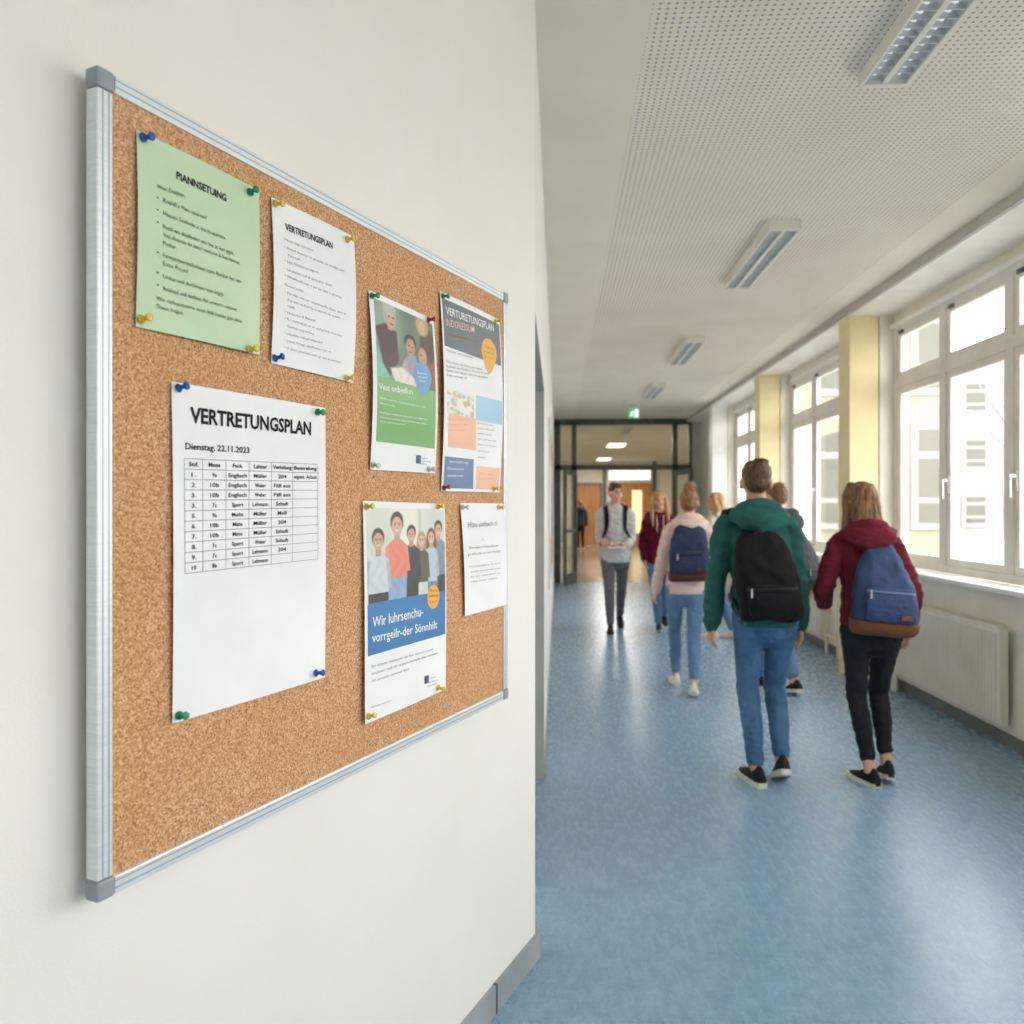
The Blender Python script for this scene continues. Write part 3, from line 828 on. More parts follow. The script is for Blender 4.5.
# ---- painted photographs: colours per grid point
class Paint:
    def __init__(s, w, h, c):
        s.a = np.ones((h, w, 3))*np.array(c)/255.; s.w, s.h = w, h
        s.X, s.Y = np.meshgrid((np.arange(w)+.5)/w, (np.arange(h)+.5)/h); s.asp = 1
    def _put(s, d, c, soft):
        m = np.clip(.5-d/soft, 0, 1)[..., None]
        s.a = s.a*(1-m)+np.array(c)/255.*m
    def ell(s, x, y, rx, ry, c, soft=.012, rot=0):
        dx, dy = s.X-x, s.Y-y
        if rot: ca, sa = math.cos(rot), math.sin(rot); dx, dy = dx*ca+dy*sa, -dx*sa+dy*ca
        r = np.sqrt((dx/rx)**2+(dy/ry)**2); s._put((r-1)*min(rx, ry), c, soft)
    def poly(s, pts, c, soft=.012):
        d = np.full(s.X.shape, -9.); n = len(pts)
        # convex polygon, signed distance by half planes (either winding)
        area_ = sum(pts[i][0]*pts[(i+1) % n][1]-pts[(i+1) % n][0]*pts[i][1] for i in range(n))
        sg = 1 if area_ > 0 else -1
        for i in range(n):
            (x0, y0), (x1, y1) = pts[i], pts[(i+1) % n]
            L = math.hypot(x1-x0, y1-y0) or 1e-6
            d = np.maximum(d, sg*((s.X-x0)*(y1-y0)-(s.Y-y0)*(x1-x0))/L)
        s._put(d, c, soft)
    def rect(s, x0, y0, x1, y1, c, soft=.006): s.poly([(x0, y0), (x1, y0), (x1, y1), (x0, y1)], c, soft)
    def person(s, x, y, hs, skin, hair, top, arm, wid=1.0, long_=False, bottom=None, tall=1.0):
        """bust: head centre x, y, head half height hs"""
        hx = hs*.60
        if long_: s.ell(x, y+hs*.9, hx*1.45, hs*2.1, hair)
        s.poly([(x-wid*hs*1.3, y+hs*2.0), (x-hs*.4, y+hs*1.35), (x+hs*.4, y+hs*1.35), (x+wid*hs*1.3, y+hs*2.0), (x+wid*hs*1.25, y+hs*6.5*tall), (x-wid*hs*1.25, y+hs*6.5*tall)], top)
        s.poly([(x-wid*hs*1.35, y+hs*2.1), (x-wid*hs*.95, y+hs*2.1), (x-wid*hs*1.2, y+hs*5.6*tall), (x-wid*hs*1.65, y+hs*5.6*tall)], arm)
        s.poly([(x+wid*hs*.95, y+hs*2.1), (x+wid*hs*1.35, y+hs*2.1), (x+wid*hs*1.65, y+hs*5.6*tall), (x+wid*hs*1.2, y+hs*5.6*tall)], arm)
        if bottom: s.rect(x-wid*hs*1.2, y+hs*6.2*tall, x+wid*hs*1.2, 1.1, bottom)
        s.rect(x-hs*.3, y+hs*.6, x+hs*.3, y+hs*1.6, tuple(c*.9 for c in skin))
        s.ell(x, y-hs*.22, hx*1.1, hs*.98, hair)
        s.ell(x, y+hs*.12, hx*.92, hs*.86, skin)
        for d in (-1, 1):
            s.ell(x+d*hx*.36, y+.02*hs, hx*.13, hs*.07, (70, 50, 44), .004)
            s.ell(x+d*hx*.36, y-.14*hs, hx*.2, hs*.035, tuple(c*.8 for c in hair), .004)
        s.ell(x, y+hs*.52, hx*.34, hs*.09, (232, 206, 200), .004)
        s.ell(x, y+hs*.3, hx*.1, hs*.08, tuple(c*.88 for c in skin), .006)
    def folds(s, x0, y0, x1, y1, amp=.06, f=40):
        m = (s.X > x0) & (s.X < x1) & (s.Y > y0) & (s.Y < y1)
        s.a = np.where(m[..., None], np.clip(s.a*(1+amp*np.sin(s.X*f+3*np.sin(s.Y*19)))[..., None], 0, 1), s.a)

def paint_patch(sheet, name, P, u0, v0, u1, v1, off=.0004, label=None):
    bm = bmesh.new(); w_, h_ = P.w, P.h
    g = [[bm.verts.new(sheet.P(u0+(u1-u0)*i/(w_-1), v0+(v1-v0)*j/(h_-1), off)-sheet.origin) for i in range(w_)] for j in range(h_)]
    for j in range(h_-1):
        for i in range(w_-1): bm.faces.new((g[j][i], g[j+1][i], g[j+1][i+1], g[j][i+1]))
    me = bpy.data.meshes.new(name); bm.to_mesh(me); bm.free()
    a = np.clip(P.a, 0, 1).reshape(-1, 3)
    lin_ = np.where(a <= .04045, a/12.92, ((a+.055)/1.055)**2.4)
    at = me.color_attributes.new('Print', 'FLOAT_COLOR', 'POINT')
    at.data.foreach_set('color', np.concatenate([lin_, np.ones((len(a), 1))], 1).astype(np.float32).ravel())
    o = link_mesh(name, me, 'print', sheet.o, smooth=True)
    if label: o['label'] = label
    return o
def crop(x0, y0, k):
    return lambda x, y: (x0+x/k, y0+y/k)
def T(c, st, xa, ya, xb, yb, cap, k, bold=0):
    a, b = c(xa, ya), c(xb, yb)
    return (st, a[0], a[1], b[0], b[1], cap/k, bold)

# 1 green sheet
s1 = Sheet([(136.5, 129.5), (259, 190), (257, 355), (135.5, 326.5)], 'notice_sheet', 'pale green sheet with a bulleted list, top left corner of the cork board', 'paper_green', 'notice', (.004, .003), lift=(0, 0, .006, 0))
k = 4.266; c = crop(130, 120, k)
add_text(s1, 'heading', [T(c, 'PIANNSETUING', 197, 250, 410, 348, 32, k, .028)], 'ink')
L = [('Wen Dusbien:', 113, 290, 235, 333), ('\u2022', 112, 339, 122, 343), ('Rn\u00e4hfi\u2019s Pien \u00f6ssnen!', 140, 350, 325, 425), ('\u2022', 112, 391, 122, 395), ('Hassen Seshnde o iitu hi ssentes.', 140, 405, 408, 512),
     ('\u2022', 112, 443, 122, 447), ('Pestl em duefinder unt bie in kat ygpt.', 140, 462, 442, 577), ('Viet disentes do iinist l onderse & bus ltannse.', 140, 497, 468, 617), ('Piedier.', 140, 532, 198, 555),
     ('\u2022', 112, 571, 122, 575), ('Farnsirtnertschuttem nam Rasdar fer utn', 140, 585, 473, 697), ('Ento Picun!', 140, 620, 245, 655), ('\u2022', 112, 659, 122, 662), ('Unlice und derbiniten von edgip', 140, 675, 397, 752),
     ('\u2022', 112, 711, 122, 714), ('Robbesl unil bathun: fini orwort: raltener', 140, 727, 457, 817), ('Wir rathunnuzaris ssum fib\u00df hanan gan \u00fcbse', 110, 768, 476, 866), ('\u00d6ssem fndgen.', 110, 802, 227, 833)]
add_text(s1, 'printed_lines', [T(c, t, xa, ya, xb, yb, 19, k) for t, xa, ya, xb, yb in L], 'ink_green')

# 2 small white sheet
s2 = Sheet([(271.2, 197), (354, 237), (353, 383), (270.8, 363)], 'notice_sheet', 'white sheet of small grey text right beside the green sheet', 'paper_white', 'notice', (.007, .003), lift=(0, 0, 0, 0))
k = 5.12; c = crop(262, 190, k)
add_text(s2, 'heading', [T(c, 'VERTRETUNGSPLAN', 118, 203, 360, 300, 34, k, .022)], 'ink')
L = [('Hinte ung itsrunter', 115, 257, 262, 315), ('\u2022 Akilsch fsvem\u00fcrt er ap ueten sm ne mfen uuel', 115, 297, 417, 420), ('Tmenselt', 130, 340, 195, 362), ('\u2022 Lits Alnhesnotunghen', 115, 367, 287, 428), ('\u2022 Ummelust nef th bsetsemr sbchl', 115, 408, 354, 495), ('\u2022 Whafmutihusst n ter titi fsalt u ptusiltg', 115, 442, 405, 555),
     ('Dusverusden', 116, 490, 212, 525), ('\u2022 Inls lder uvt ner usunstnadfie hbnu sern le', 115, 527, 427, 640), ('bey timn esrbtulntg nl unserm tar entstle', 130, 567, 398, 660), ('npft', 130, 598, 166, 612), ('\u2022 Hnmunsi B Rbnsstl', 115, 630, 272, 675), ('\u2022 Ru mnstmdlum an er unsfng ltner mut nest', 115, 662, 407, 752), ('bsnmse nug nnlneg', 130, 702, 264, 742), ('\u2022 nbnvhbs erbnsh btsnsnbe', 115, 738, 307, 788), ('\u2022 Lunst Fmegt ssmfiemmei itsr nt', 115, 775, 352, 835), ('\u2022 Sl fmm pnut klan ssm sp aed sn mmtsen', 115, 812, 402, 888)]
add_text(s2, 'printed_lines', [T(c, t, xa, ya, xb, yb, 13, k) for t, xa, ya, xb, yb in L], 'ink_grey')

# 3 the timetable
s3 = Sheet([(171.5, 381.5), (324.5, 408), (323.5, 677), (171.5, 723.5)], 'timetable_sheet', 'big white sheet headed VERTRETUNGSPLAN with a table, lower left on the cork board', 'paper_white', 'timetable', (.004, .003), lift=(0, .002, .004, .002))
k = 5.54; c = crop(170, 395, k)
add_text(s3, 'heading', [T(c, 'VERTRETUNGSPLAN', 110, 150, 780, 221, 86, k, .030)], 'ink')
add_text(s3, 'date_line', [T(c, 'Dienstag. 22.11.2023', 83, 299, 438, 322, 36, k, .02)], 'ink')
colx = [80, 180, 308, 436, 560, 678, 818]
ROWS = [('Std.', 'Masse', 'Fack', 'Lahter', 'Verh\u00fclung', 'Bemrelung')] + [
    ('1.', '9a', 'Englisch', 'M\u00fcller', '204', 'eigent. Arbeit'), ('2.', '10b', 'Englisch', 'Weber', 'F\u00e4ll aus', ''), ('3.', '10b', 'Englisch', 'Weber', 'F\u00e4ll aus', ''),
    ('3.', '7c', 'Sport', 'Lehmann', 'Schuft', ''), ('5.', '9a', 'Mathe', 'M\u00fcller', 'Mei\u00df', ''), ('6.', '10b', 'Mahe', 'M\u00fcller', '204', ''), ('7.', '10b', 'Mahe', 'M\u00fcller', 'Schuft', ''),
    ('8.', '7c', 'Sport', 'Weber', 'Schuft', ''), ('9.', '7c', 'Sport', 'Lehmann', '204', ''), ('10', '8a', 'Sport', 'Lehmann', '', '')]
uT, vT = s3.uv(*c(80, 352)); _, vB = s3.uv(*c(80, 990)); uR, vR = s3.uv(*c(820, 385)); _, vRB = s3.uv(*c(820, 908))
us = [s3.uv(*c(x, 600))[0] for x in colx]
def tv(u, j):
    t = (u-us[0])/(us[-1]-us[0]); top = vT+(vR-vT)*t; bot = vB+(vRB-vB)*t
    return top+(bot-top)*j/11
segs = [((us[0], tv(us[0], j)), (us[-1], tv(us[-1], j))) for j in range(12)] + [((u, tv(u, 0)), (u, tv(u, 11))) for u in us]
add_mesh(s3, 'table_lines', lines_mesh(s3, segs, .0010), 'ink_line')
def cell_items(rows, r0):
    items = []
    for j, row in enumerate(rows):
        for i, t in enumerate(row):
            if not t: continue
            wcol = us[i+1]-us[i]; uc = (us[i]+us[i+1])/2
            wn_ = {1: .12, 2: .2, 3: .38, 4: .42}.get(len(t), min(.9, .098*len(t)))*wcol
            if i == 0: wn_ = min(wn_*1.3, .6*wcol)
            if i == 5: wn_ = .9*wcol
            h = 1/11*(vB-vT)
            vb = tv(uc, j+r0+.72)
            items.append((t, uc-wn_/2, vb, uc+wn_/2, vb+(tv(uc+wn_/2, j+r0+.72)-tv(uc-wn_/2, j+r0+.72)), h*.43, .02 if (r0 == 0) else .012))
    return items
for nm, rows, r0 in [('table_header', ROWS[:1], 0)]+[('table_row', ROWS[q:q+1], q) for q in range(1, 11)]:
    bm = text_mesh(cell_items(rows, r0), s3); add_mesh(s3, nm, bm, 'ink')

# 4 green poster with three heads over a table
s4 = Sheet([(368.4, 289.8), (433.5, 320), (435, 473.5), (370, 469.5)], 'poster', 'green poster showing pupils around a table, with a blue bubble', 'paper_white', 'poster', (.010, .003))
p = Paint(110, 118, (92, 112, 100))
p.ell(.15, .3, .3, .5, (150, 172, 160), .3); p.ell(.75, .2, .2, .3, (120, 132, 112), .2)
p.ell(.05, .85, .25, .2, (140, 196, 180), .1)
p.poly([(.0, .36), (.16, .27), (.34, .34), (.37, .72), (.22, .95), (.10, .8)], (84, 64, 66), .03); p.rect(.2, .2, .28, .34, (190, 150, 130), .02); p.ell(.25, .17, .085, .155, (206, 168, 146), .02); p.ell(.23, .07, .10, .09, (196, 190, 180), .03); p.ell(.16, .16, .03, .08, (186, 178, 166), .02)
p.ell(.225, .16, .014, .012, (80, 60, 54), .01); p.ell(.29, .165, .014, .012, (80, 60, 54), .01); p.ell(.265, .255, .03, .012, (150, 96, 88), .01)
p.poly([(.46, .78), (.52, .58), (.66, .56), (.72, .8), (.68, 1), (.46, 1)], (152, 162, 174), .03); p.ell(.565, .40, .10, .10, (62, 46, 42), .02); p.ell(.57, .47, .078, .125, (198, 150, 128), .02); p.ell(.54, .46, .014, .01, (70, 50, 46), .01); p.ell(.60, .465, .014, .01, (70, 50, 46), .01); p.ell(.57, .54, .03, .012, (150, 92, 86), .01); p.poly([(.43, .72), (.5, .62), (.50, .98), (.40, .97)], (206, 162, 138), .03)
p.poly([(.72, .72), (.8, .55), (1.02, .55), (1.02, 1), (.70, 1)], (158, 98, 74), .03); p.ell(.88, .36, .14, .26, (98, 72, 58), .03); p.ell(.79, .10, .12, .15, (190, 166, 128), .03); p.ell(.78, .13, .06, .10, (214, 178, 150), .02); p.ell(.78, .55, .075, .13, (206, 156, 132), .02); p.ell(.755, .53, .013, .01, (74, 52, 46), .01)
p.poly([(.22, .84), (.42, .78), (.8, .98), (.6, 1.02), (.3, 1.0)], (232, 222, 214), .03); p.folds(0, .3, 1, 1, .025, 50)
paint_patch(s4, 'printed_photo', p, .06, .035, .965, .47)
p = Paint(20, 24, (120, 178, 104)); p.ell(.4, .2, .6, .3, (134, 186, 120), .5); p.ell(.6, .8, .6, .3, (108, 170, 88), .5)
paint_patch(s4, 'green_panel', p, .06, .47, .965, .84)
p = Paint(16, 16, (122, 168, 214))
add_mesh(s4, 'blue_bubble', disc(s4, *s4.uv(360+320/5.12, 280+498/5.12), .135, .095, .0011, pointed=.2), mat_plain('bubble blue', lin(128, 172, 216)))
k = 5.12; c = crop(360, 280, k)
add_text(s4, 'poster_title', [T(c, 'Vest onbjellun', 96, 560, 268, 586, 34, k, .006)], 'ink_white')
add_text(s4, 'poster_text', [T(c, t, *q, 11, k) for t, q in (('Bentfle onsinter ung frestumnten hiern sel', (100, 607, 330, 655)), ('stimend tusler', (100, 632, 180, 652)), ('Sindenseite tommt ber inster feut uss malen ber', (100, 682, 342, 718)), ('Unsel nmt esten furs elbes stenmen dor mannt', (100, 706, 338, 740)), ('ditsel rnst mestel fant', (100, 728, 230, 745)))], 'ink_white')
add_text(s4, 'bubble_text', [T(c, t, *q, 10, k) for t, q in (('Dusnel den', (290, 478, 345, 487)), ('mestelt', (298, 500, 340, 506)), ('stumer', (300, 520, 338, 526)))], 'ink_white', off=.0016)
add_mesh(s4, 'printed_logo', patch(s4, .655, .893, .735, .945, .0006), mat_plain('logo blue', lin(70, 104, 150)))
add_text(s4, 'logo_text', [T(c, t, *q, 9, k) for t, q in (('Schulbrad', (303, 914, 345, 918)), ('ilsnest mund', (303, 930, 360, 934)), ('terbust', (303, 944, 340, 947)))], 'ink_grey')

# 5 grey headed poster
s5 = Sheet([(439.7, 291), (499.5, 320), (499.5, 492.5), (441, 491)], 'poster', 'grey headed poster with orange bubble and pastel boxes, right edge of the board', 'paper_white', 'poster', (.011, .004))
p = Paint(16, 16, (104, 110, 120)); p.ell(.5, .5, .6, .6, (112, 117, 126), .6)
paint_patch(s5, 'grey_panel', p, .025, .03, .98, .27)
k = 4.65; c = crop(435, 280, k)
add_text(s5, 'poster_title', [T(c, 'VERTURETUNGSPLAN', 50, 158, 272, 240, 36, k, .006), ], 'ink_white')
add_text(s5, 'poster_subtitle', [T(c, 'INDORESSUM', 50, 212, 182, 246, 34, k, .004)], 'ink_pink')
add_text(s5, 'poster_date', [T(c, 'Stundenpl an wosel', 50, 258, 172, 288, 16, k)], 'ink_ochre')
add_mesh(s5, 'orange_bubble', disc(s5, *s5.uv(435+250/4.65, 280+338/4.65), .14, .078, .0012, pointed=.5), mat_plain('bubble orange', lin(236, 182, 86)))
add_text(s5, 'bubble_text', [T(c, t, *q, 10, k) for t, q in (('Vam stel', (228, 312, 272, 328)), ('ussen mer', (226, 336, 274, 350)), ('fant stei', (228, 358, 270, 370)))], 'ink_ochre', off=.0018)
add_text(s5, 'printed_lines', [T(c, t, *q, 12, k) for t, q in (('Stumder und Vertlunste', (52, 330, 178, 368)), ('Dens timens uls lebtung tar menste', (52, 383, 218, 420)), ('Rumstel ans denslter mus tin fer nust', (52, 405, 250, 440)), ('hunse mer ubstel nam tir unstelner', (52, 424, 245, 460)), ('Stefn un mast ler', (52, 446, 150, 462)))], 'ink_grey')
p = Paint(48, 40, (236, 232, 226))
rnd = random.Random(4)
for _ in range(34): p.ell(rnd.random(), rnd.random(), .05+.05*rnd.random(), .05+.1*rnd.random(), rnd.choice([(214, 180, 130), (160, 190, 206), (226, 206, 178), (190, 196, 190), (238, 238, 232), (170, 200, 186)]), .05)
paint_patch(s5, 'sketch_picture', p, .05, .485, .49, .605)
def flat(sheet, nm, col, u0, v0, u1, v1):
    q = Paint(14, 14, col); q.ell(.3, .3, .5, .4, tuple(min(255, x+8) for x in col), .5); paint_patch(sheet, nm, q, u0, v0, u1, v1)
flat(s5, 'blue_box', (160, 200, 228), .53, .475, .985, .61)
flat(s5, 'salmon_box', (240, 184, 152), .07, .605, .53, .775)
flat(s5, 'navy_box', (88, 122, 164), .03, .825, .49, .985)
flat(s5, 'salmon_box', (240, 184, 152), .535, .86, .975, .985)
add_text(s5, 'box_text', [T(c, t, *q, 10, k) for t, q in (('Hunst el mansen tar', (60, 650, 155, 652)), ('Dus leint am best', (60, 676, 150, 677)), ('mint es selter', (60, 702, 140, 702)), ('Anse miter', (205, 905, 270, 907)), ('unst elman', (205, 925, 275, 926)))], 'ink_red')
add_text(s5, 'box_text', [T(c, t, *q, 12, k) for t, q in (('Vertrenst ung', (65, 850, 150, 853)), ('Dusentels', (58, 882, 132, 884)), ('umste mar', (58, 914, 130, 915)))], 'ink_white')
add_text(s5, 'printed_lines', [T(c, t, *q, 9, k) for t, q in (('Stund ester mans', (198, 668, 270, 680)), ('Insel erdun pas', (198, 692, 275, 702)), ('lemen stuter', (198, 716, 262, 724)), ('Dint aler fums ten', (198, 742, 282, 752)), ('Mest un karter', (198, 768, 285, 777)), ('Unsel bart', (198, 798, 250, 803)), ('stemer', (198, 826, 235, 830)))], 'ink_grey')

# 6 blue poster with six pupils
s6 = Sheet([(362.7, 500.8), (444.5, 504), (444.3, 689), (362, 724)], 'poster', 'poster with a group photo of six pupils above a blue banner', 'paper_white', 'poster', (.005, .003), lift=(0, 0, .004, .008))
p = Paint(130, 130, (226, 224, 212))
p.rect(0, 0, .3, .6, (214, 216, 206), .1); p.rect(.3, 0, .62, .5, (236, 234, 222), .1); p.rect(.75, 0, 1, .7, (206, 214, 206), .15); p.rect(.62, 0, .66, .8, (198, 200, 190), .03)
p.person(.905, .24, .088, (214, 172, 150), (58, 46, 42), (132, 146, 160), (120, 134, 150), .92, bottom=(60, 62, 76))
p.person(.80, .33, .084, (224, 182, 160), (112, 74, 54), (188, 200, 220), (168, 182, 206), .8, True, bottom=(120, 140, 172))
p.person(.665, .36, .078, (220, 178, 154), (176, 148, 110), (96, 92, 66), (92, 96, 70), .9, True, bottom=(214, 212, 206))
p.person(.53, .29, .088, (214, 168, 144), (66, 50, 42), (62, 64, 76), (56, 58, 70), .9, bottom=(60, 58, 66))
p.person(.35, .18, .118, (220, 174, 150), (72, 54, 44), (232, 138, 116), (230, 146, 124), .86, bottom=(150, 172, 204), tall=.78)
p.person(.13, .34, .105, (206, 164, 142), (62, 50, 44), (206, 214, 220), (176, 192, 196), .92, bottom=(74, 62, 66), tall=.85)
p.folds(0, .45, 1, 1, .025, 55)
paint_patch(s6, 'printed_photo', p, .03, .03, .985, .47)
p = Paint(16, 16, (52, 122, 182)); p.ell(.5, .3, .6, .4, (58, 130, 190), .6)
paint_patch(s6, 'blue_banner', p, .03, .465, .985, .70)
k = 4.27; c = crop(355, 490, k)
add_text(s6, 'poster_title', [T(c, 'Wir luhrsenchu-', 74, 586, 290, 536, 46, k, .006), T(c, 'vorrgeilr-der S\u00f6nnhilt', 72, 652, 350, 590, 42, k, .006)], 'ink_white')
add_mesh(s6, 'orange_bubble', disc(s6, *s6.uv(355+333/4.27, 490+456/4.27), .082, .062, .0012), mat_plain('bubble orange', lin(240, 180, 70)))
add_text(s6, 'bubble_text', [T(c, t, *q, 12, k, .004) for t, q in (('Daran', (316, 434, 350, 432)), ('merk unst', (312, 458, 354, 454)), ('Lier!', (318, 484, 346, 481)))], 'ink_orange', off=.0018)
add_text(s6, 'poster_text', [T(c, t, *q, 12, k) for t, q in (('Ihr Litens mustene lan ber durste unsel', (70, 760, 330, 684)), ('muster nuf te unsen lomals den insten', (70, 790, 350, 700)), ('Al stussen ummel dun', (70, 822, 228, 768)))], 'ink_grey')
add_text(s6, 'footer_text', [T(c, 'Informatin unsen 22.11', 68, 932, 156, 902, 9, k)], 'ink_grey')
add_mesh(s6, 'printed_logo', patch(s6, .69, .885, .75, .925, .0006), mat_plain('logo navy', lin(66, 80, 110)))
add_text(s6, 'logo_text', [T(c, t, *q, 8, k) for t, q in (('Schule', (318, 808, 345, 800)), ('Bildmus', (310, 826, 352, 814)), ('unsteler', (308, 842, 350, 828)))], 'ink_grey')

# 7 small white note
s7 = Sheet([(460, 503), (503.5, 503.4), (506, 604.5), (463.7, 616)], 'notice_sheet', 'small white note with a few lines, bottom right corner of the board', 'paper_white', 'notice', (.006, .002), lift=(0, 0, .002, .004))
k = 3.936; c = crop(340, 480, k)
add_text(s7, 'heading', [T(c, 'Hizu ustbach ti', 503, 187, 618, 179, 22, k, .004)], 'ink_grey')
add_text(s7, 'printed_lines', [T(c, t, *q, 11, k) for t, q in (('1.', (560, 240, 570, 239)), ('Berman d bsesdluns', (508, 272, 622, 262)), ('ge wirn mi an usn tinstge', (502, 298, 632, 283)))], 'ink_grey')
add_text(s7, 'printed_lines', [T(c, t, *q, 8, k) for t, q in (('Insel mustenat or fe unten', (508, 345, 630, 330)), ('hust fen uns mer bel tunser', (514, 366, 630, 350)), ('dun stel rusbte unmer tal', (512, 386, 628, 368)), ('mast Insel unther', (514, 404, 618, 388)))], 'ink_grey')

# ------------------------------------------------------------------ push pins
def make_pin(mat):
    t = thing('push_pin', (0, 0, 0), '', 'push pin')
    ax = WN
    bm = bmesh.new()
    lathe(bm, [(.0045, .000), (.0068, .0012), (.0072, .0028), (.0058, .0042), (.0036, .0058), (.0034, .0115), (.0040, .0140), (.0060, .0152), (.0066, .0168), (.0060, .0186), (.0040, .0194)], (0, 0, 0), ax, 16)
    part('pin_head', bm, mat, t, True)
    bm = bmesh.new(); lathe(bm, [(.0005, -.006), (.0006, .0015)], (0, 0, 0), ax, 8)
    part('needle', bm, 'chrome', t, True)
    return t
PINS = [(s1, 145, 137, 'blue', 'top left corner of the green sheet'), (s1, 252.5, 192, 'green', 'top right corner of the green sheet'), (s1, 143.5, 319, 'yellow', 'bottom left corner of the green sheet'), (s1, 252, 350, 'yellow', 'bottom right corner of the green sheet'),
        (s2, 277, 203, 'yellow', 'top left corner of the small-text sheet beside the green one'), (s2, 349.5, 239, 'yellow', 'top right corner of the small-text sheet beside the green one'), (s2, 275.5, 357.5, 'blue', 'bottom left corner of the small-text sheet beside the green one'), (s2, 348.5, 377.5, 'yellow', 'bottom right corner of the small-text sheet beside the green one'),
        (s3, 179, 387.5, 'blue', 'top left corner of the timetable sheet'), (s3, 320, 411.5, 'green', 'top right corner of the timetable sheet'), (s3, 179.5, 715.5, 'green', 'bottom left corner of the timetable sheet'), (s3, 318, 672.5, 'blue', 'bottom right corner of the timetable sheet'),
        (s4, 372.5, 294.5, 'green', 'top left corner of the green poster'), (s4, 430.5, 319.5, 'red', 'top right corner of the green poster'), (s4, 374, 464, 'clear', 'bottom left corner of the green poster'), (s4, 431, 468.5, 'clear', 'bottom right corner of the green poster'),
        (s5, 443, 294.5, 'green', 'top left corner of the grey headed poster'), (s5, 498, 320.5, 'yellow', 'top right corner of the grey headed poster'), (s5, 444, 487.5, 'red', 'bottom left corner of the grey headed poster'), (s5, 496, 488.5, 'yellow', 'bottom right corner of the grey headed poster'),
        (s6, 366, 506, 'yellow', 'top left corner of the six-pupil poster'), (s6, 440.5, 506, 'yellow', 'top right corner of the six-pupil poster'), (s6, 366, 718, 'yellow', 'bottom left corner of the six-pupil poster'), (s6, 440.5, 687, 'yellow', 'bottom right corner of the six-pupil poster'),
        (s7, 463, 506.5, 'clear', 'top left corner of the small white note'), (s7, 501, 506.5, 'yellow', 'top right corner of the small white note')]
protos = {}
for sh, px, py, colr, where in PINS:
    u, v = sh.uv(px-3, py+.5); u = min(max(u, .03), .97); v = min(max(v, .012), .985)
    loc = sh.P(u, v, .0004)
    lb = '%s push pin in the %s' % (colr, where)
    if colr == 'clear': lb = 'pale clear push pin in the %s' % where
    gr = 'push pins on the cork board'
    if colr not in protos:
        p_ = make_pin('pin_'+colr); p_.location = loc; protos[colr] = p_; p_['label'] = lb; p_['group'] = gr
    else: p_ = dup(protos[colr], loc=loc, label=lb, group=gr)
    # each pin leans a little
    rr = random.Random(px*7+py)
    p_.rotation_euler = (rr.uniform(-.25, .1), rr.uniform(-.2, .2), rr.uniform(-.2, .2))
# ------------------------------------------------------------------ people
def mat_cloth(name, c, var=.82, rough=.85, scale=9, bs=.25, bscale=28, spec=.2, weave=0):
    m, nt, b = new_mat(name); setp(b, rough, 0, spec)
    v = coords(nt)
    lo = tuple(x*var for x in c[:3])+(1,)
    n = noise_tex(nt, v, scale, 4, .6)
    nt.links.new(ramp(nt, [(.34, lo), (.62, c)], n), b.inputs['Base Color'])
    bump(nt, b, noise_tex(nt, v, bscale, 3), bs, .012)
    return m
def mat_denim(name, c, lo):
    m, nt, b = new_mat(name); setp(b, .85, 0, .2)
    v = coords(nt); vs = coords(nt, (1, 1, .5))
    col = ramp(nt, [(.3, lo), (.7, c)], noise_tex(nt, vs, 7, 5, .65))
    fine = ramp(nt, [(.3, (.8, .8, .8, 1)), (.7, (1, 1, 1, 1))], noise_tex(nt, v, 160, 2))
    mx = node(nt, 'ShaderNodeMix', data_type='RGBA', blend_type='MULTIPLY'); mx.inputs[0].default_value = .6
    nt.links.new(col, mx.inputs[6]); nt.links.new(fine, mx.inputs[7]); nt.links.new(mx.outputs[2], b.inputs['Base Color'])
    bump(nt, b, noise_tex(nt, coords(nt, (1, 1, 2.2)), 16, 3), .35, .014)
    return m
def mat_hair(name, c1, c2, c3):
    m, nt, b = new_mat(name); setp(b, .5, 0, .4)
    v = coords(nt, (1, 1, .09))
    nt.links.new(ramp(nt, [(.3, c1), (.5, c2), (.7, c3)], noise_tex(nt, v, 55, 4, .6)), b.inputs['Base Color'])
    bump(nt, b, noise_tex(nt, v, 90, 3), .5, .01)
    return m
M['skin'] = mat_noise('fair skin', lin(214, 164, 140), lin(226, 180, 156), 14, .5, .4, .05, 120)
M['skin_warm'] = mat_noise('warm skin', lin(204, 150, 124), lin(218, 168, 142), 14, .5, .4, .05, 120)
M['eye'] = mat_plain('dark iris', lin(52, 40, 36), .2)
M['lips'] = mat_plain('lips', lin(190, 110, 104), .5)
M['hair_dark'] = mat_hair('short dark brown hair', lin(60, 40, 26), lin(88, 62, 40), lin(116, 86, 58))
M['hair_mid'] = mat_hair('brown hair', lin(84, 60, 42), lin(118, 88, 62), lin(146, 112, 80))
M['hair_blond'] = mat_hair('dark blond hair', lin(88, 58, 36), lin(128, 90, 56), lin(176, 132, 86))
M['hair_light'] = mat_hair('light blond hair', lin(136, 100, 66), lin(182, 142, 98), lin(212, 176, 128))
M['hair_bun'] = mat_hair('ginger blond hair', lin(96, 66, 42), lin(138, 100, 64), lin(176, 134, 90))
M['hoodie_green'] = mat_cloth('green jersey', lin(46, 100, 93), .70)
M['hoodie_maroon'] = mat_cloth('maroon jersey', lin(116, 36, 52), .72)
M['jacket_maroon'] = mat_cloth('dark maroon jersey', lin(104, 24, 46), .72)
M['hoodie_pink'] = mat_cloth('pale pink jersey', lin(232, 205, 197), .9)
M['hoodie_grey'] = mat_cloth('light grey jersey', lin(202, 206, 208), .88)
M['shirt_dark'] = mat_cloth('dark jersey', lin(60, 64, 72), .75)
